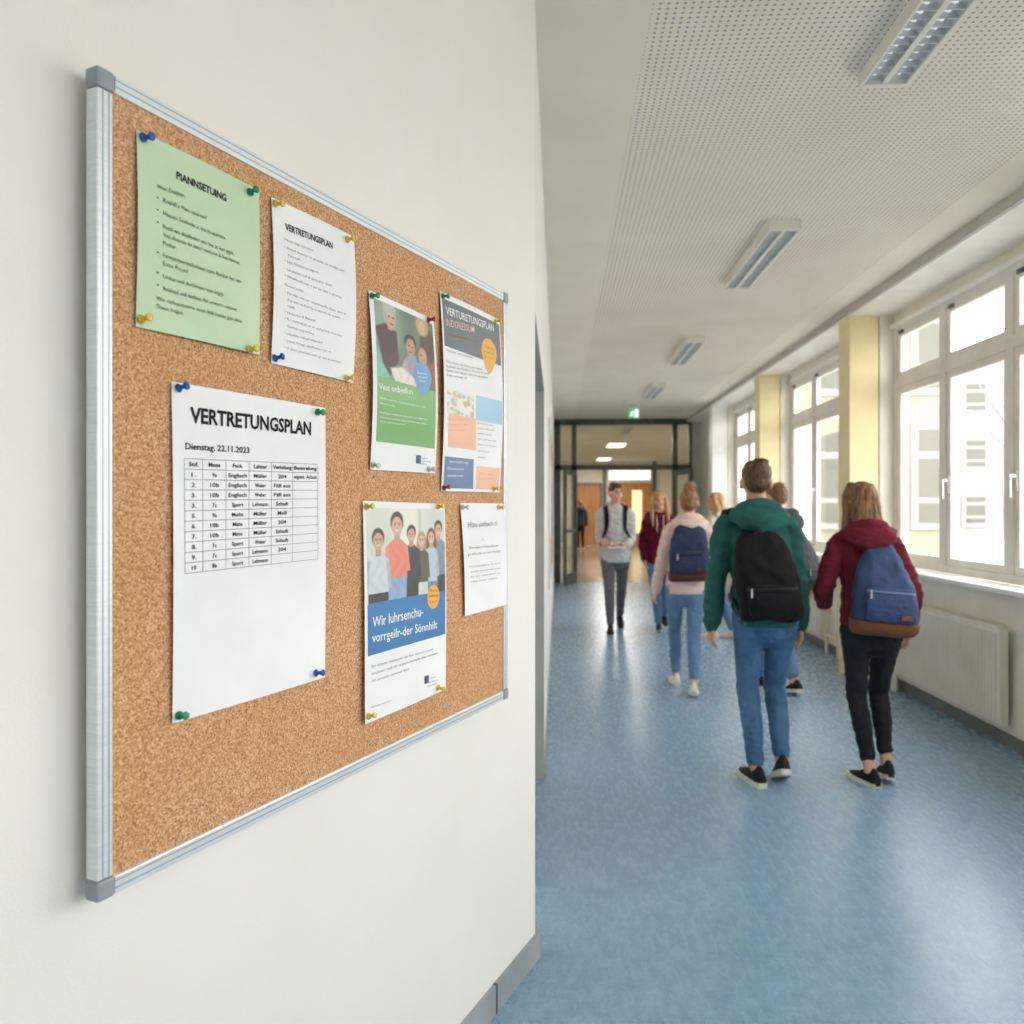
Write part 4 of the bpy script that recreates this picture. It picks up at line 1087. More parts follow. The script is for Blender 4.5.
M['shirt_white'] = mat_cloth('off white jersey', lin(226, 222, 214), .9)
M['jeans_blue'] = mat_denim('blue denim', lin(90, 128, 166), lin(56, 92, 130))
M['jeans_light'] = mat_denim('light blue denim', lin(120, 154, 190), lin(86, 122, 162))
M['jeans_grey'] = mat_denim('grey denim', lin(122, 122, 126), lin(92, 92, 98))
M['leggings'] = mat_denim('black denim', lin(46, 48, 56), lin(28, 30, 36))
M['shoe_black'] = mat_cloth('black canvas', lin(38, 40, 44), .75, .7)
M['shoe_white'] = mat_cloth('white canvas', lin(238, 234, 226), .93, .6)
M['sole_white'] = mat_plain('off white rubber', lin(222, 218, 206), .6)
M['sole_black'] = mat_plain('black rubber', lin(34, 34, 36), .6)
M['bag_black'] = mat_cloth('black nylon', lin(27, 25, 29), .7, .75, 8, .3, 30, .2)
M['bag_navy'] = mat_cloth('navy canvas', lin(46, 58, 94), .78, .75, 9, .3, 40, .3)
M['bag_blue'] = mat_cloth('blue canvas', lin(60, 80, 120), .78, .75, 9, .3, 40, .3)
M['bag_grey'] = mat_cloth('charcoal nylon', lin(46, 48, 55), .75, .7, 9, .3, 40, .3)
M['leather'] = mat_cloth('brown leather', lin(132, 84, 56), .85, .6)
M['leather_red'] = mat_cloth('red brown leather', lin(104, 58, 48), .85, .6)
M['zip'] = mat_plain('dark zip', lin(24, 24, 28), .4)
M['zip_blue'] = mat_plain('blue grey piping', lin(96, 120, 158), .5)
M['drawcord'] = mat_plain('pale cord', lin(226, 228, 228), .7)

def ik(a, t, l1, l2, pole):
    a, t = V(a), V(t); d = t-a; L = min(d.length, (l1+l2)*.999); d.normalize()
    x = (l1*l1-l2*l2+L*L)/(2*L); h = math.sqrt(max(0, l1*l1-x*x))
    p = V(pole); p = (p-d*p.dot(d)).normalized()
    return a+d*x+p*h, a+d*L

def fold_fn(amp, f, seed, stretch=(1, 1, 2.4), ridge=True):
    off = V((seed*3.1, seed*1.7, seed*.9))
    def fn(p):
        q = V((p.x*f*stretch[0], p.y*f*stretch[1], p.z*f*stretch[2]))+off
        a = noise.noise(q); b = noise.noise(q*2.3+off)
        v = (1-abs(a)*2.2)*.6+b*.5 if ridge else a+.5*b
        return amp*(v-.2)
    return fn

def shoe_meshes(A, yaw, pitch, girl, z0):
    """A: ankle; returns bmeshes of upper and sole."""
    R = Matrix.Translation(A) @ Matrix.Rotation(yaw, 4, 'Z') @ Matrix.Rotation(-pitch, 4, 'X')
    q = .88 if girl else .94
    prof = [(-.078, .020, .052), (-.070, .030, .082), (-.045, .037, .108), (-.01, .039, .112), (.03, .041, .103), (.07, .044, .072), (.11, .046, .058), (.15, .043, .049), (.185, .032, .040), (.205, .014, .028)]
    bm = bmesh.new(); prev = None
    for y, w, h in prof:
        w *= q; ring = []
        for k in range(14):
            a = PI*k/13
            ring.append((w*math.cos(a)*(1-.12*math.sin(a)), y*q, .014+(h-.014)*max(0, math.sin(a))**.75))
        ring = [bm.verts.new(R @ V((x, yy, z-.09))) for x, yy, z in ring]
        if prev:
            for k in range(13): bm.faces.new((prev[k], prev[k+1], ring[k+1], ring[k]))
            bm.faces.new((prev[13], prev[0], ring[0], ring[13]))
        else: bm.faces.new(ring)
        prev = ring
    bm.faces.new(prev)
    so = bmesh.new()
    out = []
    for y, w, h in prof: out.append((w*q+.004, y*q))
    pts = [(x, y) for x, y in out]+[(-x, y) for x, y in reversed(out)]
    pts = [(x, y+(.006 if y > .19 else (-.006 if y < -.07 else 0))) for x, y in pts]
    lo = [so.verts.new(R @ V((x*.94, y*.985, -.09+(.012 if y > .17*q else 0)))) for x, y in pts]
    hi = [so.verts.new(R @ V((x, y, -.062+(.006 if y > .17*q else 0)))) for x, y in pts]
    so.faces.new(list(reversed(lo))); so.faces.new(hi); n = len(pts)
    for i in range(n): so.faces.new((lo[i], lo[(i+1) % n], hi[(i+1) % n], hi[i]))
    return bm, so, R

def hand(bm, W, d, nrm, side, curl=.5, k=1.0):
    """W wrist point, d direction of the forearm, nrm palm normal, side +1 right hand."""
    d = V(d).normalized(); n = V(nrm); n = (n-d*n.dot(d)).normalized(); s = d.cross(n)*side   # s towards the thumb
    Pm = W+d*.085*k
    tube(bm, [W-d*.03*k, W+d*.02*k, W+d*.05*k, Pm], [(.022*k, .019*k), (.028*k, .016*k), (.037*k, .015*k), (.036*k, .013*k)], 12, tuple(s), 3)
    for i, (o, L) in enumerate(((.0285, .070), (.0095, .078), (-.0095, .072), (-.0285, .058))):
        b = Pm+s*o*k-d*.01*k; fan = s*o*.25
        c1 = curl*.6; c2 = curl*1.5; c3 = curl*2.1
        dir_ = lambda a: (d*math.cos(a)+n*math.sin(a))
        p1 = b+dir_(c1)*L*.45*k+fan*.3; p2 = p1+dir_(c2)*L*.32*k+fan*.2; p3 = p2+dir_(c3)*L*.25*k
        tube(bm, [b, p1, p2, p3], [.0088*k, .0084*k, .0078*k, .0066*k], 10, tuple(s), 3)
    b = W+d*.025*k+s*.022*k
    p1 = b+(s*.8+d*.6+n*.2).normalized()*.035*k; p2 = p1+(s*.35+d*.9+n*.35).normalized()*.03*k; p3 = p2+(d*.9+n*.45).normalized()*.024*k
    tube(bm, [b, p1, p2, p3], [.013*k, .0105*k, .0095*k, .0075*k], 10, tuple(n), 3)

def make_person(spec):
    k = spec['h']/1.75; girl = spec.get('girl', False); vox = spec.get('vox', .007)
    root = thing('person', (*spec['at'], 0), spec['label'], 'person', rz=spec.get('yaw', 0))
    lean = spec.get('lean', (0, 0)); sh = spec.get('seed', 1)
    def U(p):
        p = V(p); t = max(0, p.z-.95)/.8
        return p+V((lean[0]*t, lean[1]*t, 0))
    hy, hp, hr = spec.get('head', (0, 0, 0)); hoff = V(spec.get('head_off', (0, 0, 0)))
    HR = Matrix.Rotation(hy, 3, 'Z') @ Matrix.Rotation(hp, 3, 'X') @ Matrix.Rotation(hr, 3, 'Y')
    NP = V((0, -.01, 1.55))
    def H(p): return U(NP) + hoff + HR @ (V(p)-NP)
    def chk(mesh): return mesh
    sw = .150 if girl else .170
    # ---- skeleton
    hips = {-1: V((-.088, 0, .90)), 1: V((.088, 0, .90))}
    dz = spec.get('drop', .004)
    legs = {}
    for sd, f in ((-1, spec['foot_l']), (1, spec['foot_r'])):
        x, y, pitch, yw = f          # ball of the foot on the floor
        Rz = Matrix.Rotation(yw, 3, 'Z') @ Matrix.Rotation(-pitch, 3, 'X')
        ball = V((x, y, 0.0)); A = ball + Rz @ V((0, -.12, .09))
        hip = hips[sd]+V((0, 0, -dz)); A = V(A)
        kn, A2 = ik(hip, A, .425, .405, (x*.15*0+math.sin(-yw)*.25, 1, 0))
        legs[sd] = (hip, kn, A2, yw, pitch)
    arms = {}
    for sd, a in ((-1, spec['arm_l']), (1, spec['arm_r'])):
        shp = U((sd*sw, -.005, 1.40)); tgt = V(a['wrist']) 
        el, wr = ik(shp, tgt, .295, .255, a.get('pole', (sd*.5, -1, -.2)))
        arms[sd] = (shp, el, wr, a)
    # ---- body
    bm = bmesh.new()
    g = .93 if girl else 1; bs = min(1, spec.get('slim', 1))*.94
    tube(bm, [U(p) for p in ((0, 0, .86), (0, -.005, .95), (0, .005, 1.08), (0, 0, 1.25), (0, -.005, 1.36), (0, -.012, 1.44), (0, -.015, 1.49))],
         [(.13, .10), (.158, .112), (.132*g, .098*g), (.152*g, .11*g), (.155*g, .10*g), (.115*g, .072), (.066, .058)], 24, (1, 0, 0), 4)
    tube(bm, [U((0, -.018, 1.45)), (U((0, -.014, 1.51))+H((0, -.012, 1.52)))/2, H((0, -.004, 1.58)), H((0, .0, 1.64))], [.060*g, .054*g, .053*g, .05], 16, (1, 0, 0), 3)
    # head
    ellipsoid(bm, H((0, -.012, 1.66)), (.074, .094, .095), HR)
    ellipsoid(bm, H((0, .022, 1.612)), (.058, .066, .072), HR)
    ellipsoid(bm, H((0, .055, 1.562)), (.030, .030, .024), HR)
    ellipsoid(bm, H((0, .050, 1.668)), (.055, .040, .035), HR)
    tube(bm, [H((0, .082, 1.655)), H((0, .094, 1.636)), H((0, .101, 1.618))], [.008, .010, .013], 10, (1, 0, 0), 3)
    for sd in (-1, 1):
        ellipsoid(bm, H((sd*.078, -.008, 1.632)), (.013, .020, .032), HR)
        ellipsoid(bm, H((sd*.034, .068, 1.612)), (.022, .020, .022), HR)
        hip, kn, an, yw, pt_ = legs[sd]
        mid = (hip*.5+kn*.5); calf = kn*.68+an*.32+V((0, -.014, 0))
        tube(bm, [hip+V((-sd*.005, -.005, .02)), mid, kn, calf, an*.9+kn*.1, an], [.080*bs, .066*bs, .050*bs, .049*bs, .035, .036], 16, (1, 0, 0), 4)
        Rz = Matrix.Rotation(yw, 3, 'Z') @ Matrix.Rotation(-pt_, 3, 'X')
        tube(bm, [an+Rz @ V((0, -.045, -.045)), an+Rz @ V((0, .02, -.04)), an+Rz @ V((0, .09, -.055)), an+Rz @ V((0, .16, -.062))], [(.024, .024), (.027, .026), (.027, .014), (.018, .009)], 12, (1, 0, 0), 3)
        shp, el, wr, a = arms[sd]
        tube(bm, [shp+V((-sd*.05, 0, .015)), shp, shp*.5+el*.5, el, el*.65+wr*.35, wr], [.05, .052*g, .044*g, .038*g, .038*g, .026*g], 14, (0, 1, 0), 4)
        fd = (wr-el).normalized(); hd = V(a.get('hand', fd))
        hand(bm, wr, fd*.5+hd.normalized()*.5, a.get('palm', (-sd, .25, 0)), sd, a.get('curl', .5), .96 if not girl else .9)
    body = remeshed(bm, min(vox, .0062), 2, None, k)
    link_mesh('body', body, spec.get('skin', 'skin'), root)
    # face details
    if spec.get('face'):
        for sd in (-1, 1):
            bm = bmesh.new(); ellipsoid(bm, H((sd*.031, .083, 1.652)), (.0125, .007, .0065), HR, 12); m_ = bmesh_to(bm, k); link_mesh('eye', m_, 'eye', root, smooth=True)
            bm = bmesh.new(); tube(bm, [H((sd*.016, .092, 1.672)), H((sd*.032, .089, 1.676)), H((sd*.047, .078, 1.671))], [(.005, .003)]*3, 8, (0, 0, 1), 3); link_mesh('eyebrow', bmesh_to(bm, k), spec['hair_mat'], root, smooth=True)
        bm = bmesh.new(); tube(bm, [H((-.023, .080, 1.585)), H((0, .089, 1.582)), H((.023, .080, 1.585))], [(.003, .004), (.0055, .007), (.003, .004)], 8, (0, 0, 1), 3); link_mesh('lips', bmesh_to(bm, k), 'lips', root, smooth=True)
    # ---- hair
    st = spec['hair']; bm = bmesh.new()
    if st == 'short':
        ellipsoid(bm, H((0, -.022, 1.684)), (.081, .100, .083), HR)
        ellipsoid(bm, H((0, -.052, 1.640)), (.073, .064, .062), HR)
        ellipsoid(bm, H((0, .030, 1.735)), (.062, .055, .030), HR)
        ellipsoid(bm, H((.02, -.02, 1.752)), (.05, .06, .022), HR)
        hw = fold_fn(.006, 46, sh, (1, 1, .7), False)
    elif st == 'bun':
        ellipsoid(bm, H((0, -.022, 1.676)), (.082, .100, .088), HR)
        ellipsoid(bm, H((0, -.052, 1.630)), (.074, .064, .07), HR)
        ellipsoid(bm, H((.012, -.055, 1.775)), (.055, .05, .045), HR)
        ellipsoid(bm, H((-.01, -.075, 1.760)), (.04, .035, .035), HR)
        tube(bm, [H((.0, -.08, 1.76)), H((.04, -.06, 1.80)), H((.045, -.02, 1.78)), H((0, -.03, 1.80))], [.018, .02, .018, .016], 10)
        hw = fold_fn(.006, 40, sh, (1, 1, .4), False)
    else:
        L = spec.get('hair_len', 1.40)
        ellipsoid(bm, H((0, -.020, 1.680)), (.081, .101, .090), HR)
        ellipsoid(bm, H((0, -.05, 1.62)), (.085, .07, .09), HR)
        def HL(x, y, z):     # lower hair hangs from the head but follows the shoulders
            t = min(1, max(0, (1.62-z)/.18)); return H((x, y, z))*(1-t*.5)+U((x, y, z))*(t*.5)+hoff*(t*.5)
        tube(bm, [H((0, -.05, 1.70)), HL(0, -.075, 1.60), HL(0, -.095, 1.50), HL(0, -.105, (1.5+L)/2), HL(0, -.10, L)], [(.074, .05), (.083, .05), (.092, .045), (.09, .036), (.07, .014)], 20, (1, 0, 0), 4)
        fy = .03 if spec.get('hair_front') else -.03
        for sd in (-1, 1):
            tube(bm, [H((sd*.045, .02, 1.735)), H((sd*.078, .015, 1.67)), HL(sd*.088, fy*.6, 1.58), HL(sd*.098, fy*1.2, 1.48), HL(sd*.098, fy*1.6+(.07 if spec.get('hair_front') else -.03), L+.02)], [.03, .03, .03, .032, .012], 12, (1, 0, 0), 4)
        hw = fold_fn(.007, 42, sh, (1, 1, .16), False)
    link_mesh('hair', remeshed(bm, max(.005, vox*.8), 2, hw, k), spec['hair_mat'], root)
    # ---- top
    ex = spec.get('loose', .02); bm = bmesh.new(); hem = spec.get('hem', .88)
    tg = .95 if girl else 1
    tube(bm, [U(p) for p in ((0, -.004, hem), (0, -.004, hem+.035), (0, 0, hem+.09), (0, 0, 1.10), (0, 0, 1.27), (0, -.005, 1.37), (0, -.012, 1.44), (0, -.016, 1.495))],
         [(.174, .140), (.174, .140), (.180*tg, .142), (.164*tg, .128*tg), (.172*tg, .132*tg), (.174*tg, .122*tg), (.135*tg, .095), (.082, .074)], 26, (1, 0, 0), 4, caps=False)
    for sd in (-1, 1):
        shp, el, wr, a = arms[sd]
        e2 = el if not a.get('rolled') else el
        end = wr if not a.get('rolled') else el*.72+wr*.28
        pts = [shp+V((-sd*.07, 0, .022)), shp+V((-sd*.004, 0, -.006)), shp*.5+el*.5, el, el*.5+end*.5, end*.9+el*.1, end]
        tube(bm, pts, [.062, .068*tg, .064*tg, .057*tg, .054*tg, .050*tg, .040*tg], 16, (0, 1, 0), 4)
    hood = spec.get('hood', True)
    topm = remeshed(bm, vox*1.15, 4, fold_fn(.0125, 8.5, sh, (1.0, 1.0, 1.7)), k)
    top = link_mesh(spec.get('top_name', 'hoodie'), topm, spec['top_mat'], root)
    if hood:
        bm = bmesh.new()
        rim = []
        for i in range(17):
            a = 2*PI*i/16; c_, s_ = math.cos(a), math.sin(a)
            rim.append(U((.098*c_, -.03+.098*s_, 1.472-.028*s_+(.010 if s_ < 0 else -.012))))
        tube(bm, rim, [.030+.012*max(0, -math.sin(2*PI*i/16)) for i in range(17)], 12, (0, 0, 1), 2)
        tube(bm, [U((-.135, -.085, 1.462)), U((-.08, -.135, 1.442)), U((0, -.155, 1.425)), U((.08, -.135, 1.442)), U((.135, -.085, 1.462))], [(.028, .040), (.044, .058), (.050, .068), (.044, .058), (.028, .040)], 16, (0, 1, 0), 4)
        link_mesh('hood', remeshed(bm, vox, 3, fold_fn(.010, 13, sh+5, (.7, 1, 1.6)), k), spec['top_mat'], top)
    for sd in (-1, 1):                                  # ribbed cuffs
        shp, el, wr, a = arms[sd]
        if a.get('rolled'): continue
        bm = bmesh.new(); dd = (wr-el).normalized(); tube(bm, [wr-dd*.035, wr-dd*.005, wr+dd*.018], [.040*tg, .038*tg, .034*tg], 14, (0, 1, 0), 3)
        link_mesh('cuff', bmesh_to(bm, k), spec['top_mat'], top, smooth=True)
    bm = bmesh.new(); tube(bm, [U((0, -.004, hem-.012)), U((0, -.004, hem+.02)), U((0, -.004, hem+.045))], [(.172, .138), (.177, .143), (.175, .141)], 32, (1, 0, 0), 3, caps=False)
    link_mesh('hem_band', bmesh_to(bm, k), spec['top_mat'], top, smooth=True)
    if spec.get('cords'):
        for sd in (-1, 1):
            bm = bmesh.new(); tube(bm, [U((sd*.045, .088, 1.455)), U((sd*.04, .128, 1.38)), U((sd*.042, .145, 1.26))], [.0045]*3, 8); link_mesh('drawcord', bmesh_to(bm, k), 'drawcord', top, smooth=True)
    # ---- trousers
    bm = bmesh.new(); slim = spec.get('slim', 1.0); hz = spec.get('leg_hem', .035)
    tube(bm, [(0, 0, .845-dz), (0, -.006, .90-dz), (0, -.004, .945), (0, 0, .985)], [(.142, .110), (.165, .124), (.155, .114), (.138, .098)], 24, (1, 0, 0), 4)
    for sd in (-1, 1):
        hip, kn, an, yw, pt_ = legs[sd]
        dn = (kn-an).normalized(); end = an+dn*hz; mid = hip*.5+kn*.5; calf = kn*.66+an*.34+V((0, -.012, 0))
        tube(bm, [hip+V((0, -.006, .0)), mid*.9+hip*.1, kn+(hip-kn).normalized()*.06, kn, calf, end*.85+kn*.15, end], [(.092, .104), (.083*slim, .088*slim), (.070*slim, .071*slim), (.066*slim, .069*slim), (.064*slim, .066*slim), (.053*slim, .055*slim), (.052*slim, .054*slim)], 18, (1, 0, 0), 4, caps=True)
    link_mesh(spec.get('leg_name', 'jeans'), remeshed(bm, vox*1.1, 3, fold_fn(.0075, 12, sh+2, (1.2, 1.2, 1.5)), k), spec['leg_mat'], root)
    # ---- shoes
    for sd in (-1, 1):
        hip, kn, an, yw, pt_ = legs[sd]
        u_, s_, R = shoe_meshes(an, yw, pt_, girl, 0)
        so = link_mesh('shoe', bmesh_to(u_, k), spec['shoe_mat'], root, smooth=True)
        link_mesh('sole', bmesh_to(s_, k), spec.get('sole_mat', 'sole_white'), so)
    bpy.context.view_layer.update()
    return dict(root=root, top=topm, U=U, k=k, arms=arms)

def bmesh_to(bm, k=1.0):
    bmesh.ops.recalc_face_normals(bm, faces=bm.faces)
    if k != 1.0: bmesh.ops.scale(bm, vec=(k, k, k), verts=bm.verts)
    me = bpy.data.meshes.new('m'); bm.to_mesh(me); bm.free(); return me

def ribbon(pts, nrms, w, th=.006, w_end=None):
    W0 = w
    bm = bmesh.new(); prev = None
    for i, p in enumerate(pts):
        f_ = max(0, i/(len(pts)-1)-.62)/.38; w = W0+((w_end or W0)-W0)*min(1, f_*2.2)
        t = (pts[min(i+1, len(pts)-1)]-pts[max(i-1, 0)]).normalized(); n = nrms[i]; s = t.cross(n).normalized()
        r = [bm.verts.new(p+s*w/2-n*.002), bm.verts.new(p+s*w/2*.9+n*th), bm.verts.new(p-s*w/2*.9+n*th), bm.verts.new(p-s*w/2-n*.002)]
        if prev:
            for j in range(4): bm.faces.new((prev[j], prev[(j+1) % 4], r[(j+1) % 4], r[j]))
        else: bm.faces.new(r)
        prev = r
    bm.faces.new(prev)
    return bm

def make_backpack(P, label, mat, off=(0, 0), z0=.93, w=.33, h=.47, d=.17, base=None, base_h=.09, pocket=True, straps=(-1, 1), sx=.115, full=False, tilt=0.0, zipm='zip', group=None, patch_=None, slouch=0.0):
    """local person space (scaled by P.k)."""
    k = P['k']; U = P['U']; pr = P['root']
    t = thing('backpack', pr.location, label, 'backpack', group, rz=pr.rotation_euler.z)
    yb = -.118; bx, by = off
    RT_ = Matrix.Rotation(tilt, 3, 'Y')
    def B(x, y, z):                      # bag space: x across, y depth (0 at the back of the wearer, 1 outward), z 0..1
        p = RT_ @ V((x, 0, z*h-h*.5)); p.z += z0+h*.5
        q = U((0, 0, p.z)); return V((q.x+bx+p.x, q.y+yb+by-y, p.z))
    prof = [(0.0, .40, .34), (.015, .455, .62), (.07, .49, .88), (.22, .50, 1.0), (.42, .48, 1.0), (.60, .435, .90), (.76, .36, .72), (.88, .27, .54), (.955, .19, .38), (1.0, .09, .18)]
    if full: prof = [(0.0, .40, .34), (.015, .455, .62), (.07, .49, .88), (.22, .50, 1.0), (.42, .495, 1.0), (.60, .475, .94), (.76, .43, .80), (.87, .36, .64), (.945, .27, .46), (.985, .17, .28), (1.0, .08, .16)]
    fr = lambda z: np.interp(z, [p[0] for p in prof], [p[1] for p in prof])*w
    fd = lambda z: np.interp(z, [p[0] for p in prof], [p[2] for p in prof])*d
    def shell(bm, z_lo, z_hi, grow=0, n=22, seg=30, y_off=0):
        prev = None
        for j in range(n+1):
            z = z_lo+(z_hi-z_lo)*j/n; a = fr(z)+grow; dd = fd(z)+grow*2
            ring = []
            for i in range(seg):
                an = 2*PI*i/seg; ca, sa = math.cos(an), math.sin(an)
                ca = math.copysign(abs(ca)**.72, ca); sa = math.copysign(abs(sa)**.72, sa)
                ring.append(bm.verts.new(B(a*ca, dd*.5-dd*.5*sa-grow+y_off, z)))
            if prev:
                for i in range(seg): bm.faces.new((prev[i], prev[(i+1) % seg], ring[(i+1) % seg], ring[i]))
            else: bm.faces.new(list(reversed(ring)))
            prev = ring
        bm.faces.new(prev)
    wr = fold_fn(.012, 9, w*50+h*30, (1, 1, .9))
    bm = bmesh.new(); shell(bm, 0, 1, 0, 30)
    main = link_mesh('main_compartment', remeshed(bm, .008, 3, wr, k), mat, t)
    if base:
        bm = bmesh.new(); shell(bm, -.006, base_h/h, .011, 6)
        link_mesh('base_panel', bmesh_to(bm, k), base, t, smooth=True)
    if pocket:
        bm = bmesh.new(); zl = (base_h/h if base else .05)+.005; zh = zl+.36; prev = None
        for j in range(13):
            z = zl+(zh-zl)*j/12; e_ = max(0, math.sin(PI*min(1, max(0, .06+j/12*.88))))**.4
            a = fr(z)*.80*(.92+.08*e_); ring = []
            for i in range(24):
                an = 2*PI*i/24; ca, sa = math.cos(an), math.sin(an)
                ca = math.copysign(abs(ca)**.6, ca); sa = math.copysign(abs(sa)**.6, sa)
                ring.append(bm.verts.new(B(a*ca, fd(z)-.03+(.0365+.030*e_)*(.5+.5*sa), z)))
            if prev:
                for i in range(24): bm.faces.new((prev[i], prev[(i+1) % 24], ring[(i+1) % 24], ring[i]))
            else: bm.faces.new(list(reversed(ring)))
            prev = ring
        bm.faces.new(prev)
        pk = link_mesh('front_pocket', remeshed(bm, .007, 3, fold_fn(.005, 15, w*30), k), mat, t)
        zz = zl+.32
        pts = [B(fr(zz)*.78*s, fd(zz)-.03+.064*(1-abs(s)**5*.5)+.007, zz) for s in (-1, -.8, -.5, 0, .5, .8, 1)]
        bm = bmesh.new(); tube(bm, pts, [(.004, .006)]*7, 8, (0, 1, 0), 3); link_mesh('zipper', bmesh_to(bm, k), zipm, pk, smooth=True)
        bm = bmesh.new(); q = B(-fr(zz)*.70, fd(zz)+.040, zz-.03); tube(bm, [q+V((0, 0, .022)), q, q-V((0, 0, .022))], [(.003, .003), (.005, .003), (.006, .003)], 8, (1, 0, 0), 3); link_mesh('zip_pull', bmesh_to(bm, k), 'chrome', pk, smooth=True)
        if patch_:
            bm = bmesh.new(); zc = zl+.07
            for f in (0,): box(bm, -.03, .03, -.004, .004, -.012, .012, .003, Matrix.Translation(B(w*.2, fd(zc)+.040, zc)))
            link_mesh('label_patch', bmesh_to(bm, k), patch_, pk)
    # piping along the dome and a carrying loop
    pts = []
    for i in range(15):
        a = PI*i/14; z = .30+.66*max(0, math.sin(a))**.9 if 0 < i < 14 else .30
        x = -fr(z)*.86*math.cos(a)/(max(abs(math.cos(a)), 1e-3)) if False else -math.cos(a)*fr(min(z, .9))*.95
        pts.append(B(x, fd(z)*.90+.004-.25*fd(z)*abs(math.cos(a)), z))
    bm = bmesh.new(); tube(bm, pts, [.0045]*15, 8, (0, 1, 0), 3); link_mesh('piping', bmesh_to(bm, k), zipm, main, smooth=True)
    bm = bmesh.new(); tube(bm, [B(-.035, .02, .97), B(-.03, .03, 1.03), B(0, .03, 1.06), B(.03, .03, 1.03), B(.035, .02, .97)], [(.009, .004)]*5, 8, (0, 1, 0), 4); link_mesh('carry_loop', bmesh_to(bm, k), mat, t, smooth=True)
    # straps over the shoulders, laid on the clothing
    bv = BVHTree.FromPolygons([v.co/k for v in P['top'].vertices], [tuple(p.vertices) for p in P['top'].polygons])
    for sd in straps:
        tp = B(sd*.045, .012, .88)
        guide = [tp, V((tp.x*.4+.6*(U((sd*(sx-.015), 0, 1.4)).x), U((0, -.14, 1.43)).y, min(1.44, tp.z+.10)))] + [U(p) for p in ((sd*sx, -.07, 1.50), (sd*(sx+.007), .0, 1.52), (sd*(sx+.008), .08, 1.46), (sd*(sx+.01), .14, 1.36), (sd*.14, .16, 1.24), (sd*.155, .14, 1.12), (sd*.18, .06, 1.05))] + [B(sd*w*.46, .02, .12)]
        P_, N_ = [], []
        for i, q in enumerate(cat_rom(guide, 5)):
            loc, nn, _, _ = bv.find_nearest(q)
            if i < 4: P_.append(q+V((0, -.0, 0))); N_.append(V((0, -1, .2)).normalized())
            else: P_.append(loc+nn*.004); N_.append(nn)
        P_[-1] = guide[-1]
        for _ in range(3):
            P_ = [P_[0]]+[(P_[i-1]+P_[i]*2+P_[i+1])/4 for i in range(1, len(P_)-1)]+[P_[-1]]
            N_ = [N_[0]]+[((N_[i-1]+N_[i]*2+N_[i+1])/4).normalized() for i in range(1, len(N_)-1)]+[N_[-1]]
        link_mesh('shoulder_strap', bmesh_to(ribbon(P_, N_, .058, .011, .016), k), mat, t, smooth=False)
    return t

PI2 = PI/2; dg_ = math.radians
# green hoodie, nearest
pA = make_person(dict(at=(1.135, 4.46), h=1.745, seed=1, vox=.0065, label='person in dark green hoodie and blue jeans walking away, black backpack on the back', hair='short', hair_mat='hair_dark', top_mat='hoodie_green', leg_mat='jeans_blue', shoe_mat='shoe_black', skin='skin_warm', slim=.9,
    lean=(-.08, .02), head_off=(.012, 0, 0), head=(dg_(-3), 0, 0), hem=.872, foot_l=(-.09, .06, 0, dg_(13)), foot_r=(.085, .04, dg_(24), dg_(-4)), leg_hem=.04,
    arm_l=dict(wrist=(-.285, .03, .855), pole=(-1, -.6, 0), curl=.45), arm_r=dict(wrist=(.205, .05, .85), pole=(1, -.6, 0), curl=.45)))
make_backpack(pA, 'black backpack with front pocket worn over the green hoodie', 'bag_black', (-.025, 0), .895, .33, .50, .165, tilt=dg_(-2), full=True, sx=.15)
# maroon hoodie with black leggings, right
pB = make_person(dict(at=(1.71, 4.475), h=1.625, girl=True, seed=2, vox=.0065, label='person with shoulder length blond hair, maroon hoodie and black trousers, walking away at right', hair='long', hair_len=1.43, hair_mat='hair_blond', top_mat='hoodie_maroon', leg_mat='leggings', shoe_mat='shoe_black', slim=.84,
    lean=(-.07, .02), head_off=(-.005, 0, 0), head=(dg_(8), 0, 0), hem=.93, foot_l=(-.07, .05, 0, dg_(18)), foot_r=(.10, .12, dg_(10), dg_(-4)), leg_hem=.075,
    arm_l=dict(wrist=(-.215, .18, 1.03), pole=(-.65, -1, -.6), curl=.7, palm=(1, 0, 0)), arm_r=dict(wrist=(.225, .03, .89), pole=(.5, -1, 0), curl=.45)))
make_backpack(pB, 'blue canvas backpack with brown leather base slung over the maroon hoodie', 'bag_blue', (.012, .0), .885, .355, .53, .17, base='leather', base_h=.085, straps=(1,), sx=.14, tilt=dg_(5), zipm='zip_blue', patch_='leather')
# pale pink hoodie with bun
pC = make_person(dict(at=(1.045, 6.64), h=1.64, girl=True, seed=3, label='person with hair in a bun, pale pink hoodie and light blue jeans, walking away', hair='bun', hair_mat='hair_bun', top_mat='hoodie_pink', leg_mat='jeans_light', shoe_mat='shoe_white', slim=.85,
    lean=(.04, .02), head=(dg_(-14), 0, 0), hem=.86, foot_l=(-.065, .33, 0, dg_(6)), foot_r=(.045, -.13, dg_(6), dg_(-6)), drop=.015, leg_hem=.06,
    arm_l=dict(wrist=(-.26, .05, .845), pole=(-1, -.6, 0)), arm_r=dict(wrist=(.27, .05, .85), pole=(1, -.6, 0))))
make_backpack(pC, 'dark navy backpack with red brown base on the pale pink hoodie', 'bag_navy', (-.01, 0), .965, .34, .51, .16, sx=.145, full=True, base='leather_red', base_h=.07, tilt=dg_(-2), patch_='leather_red')
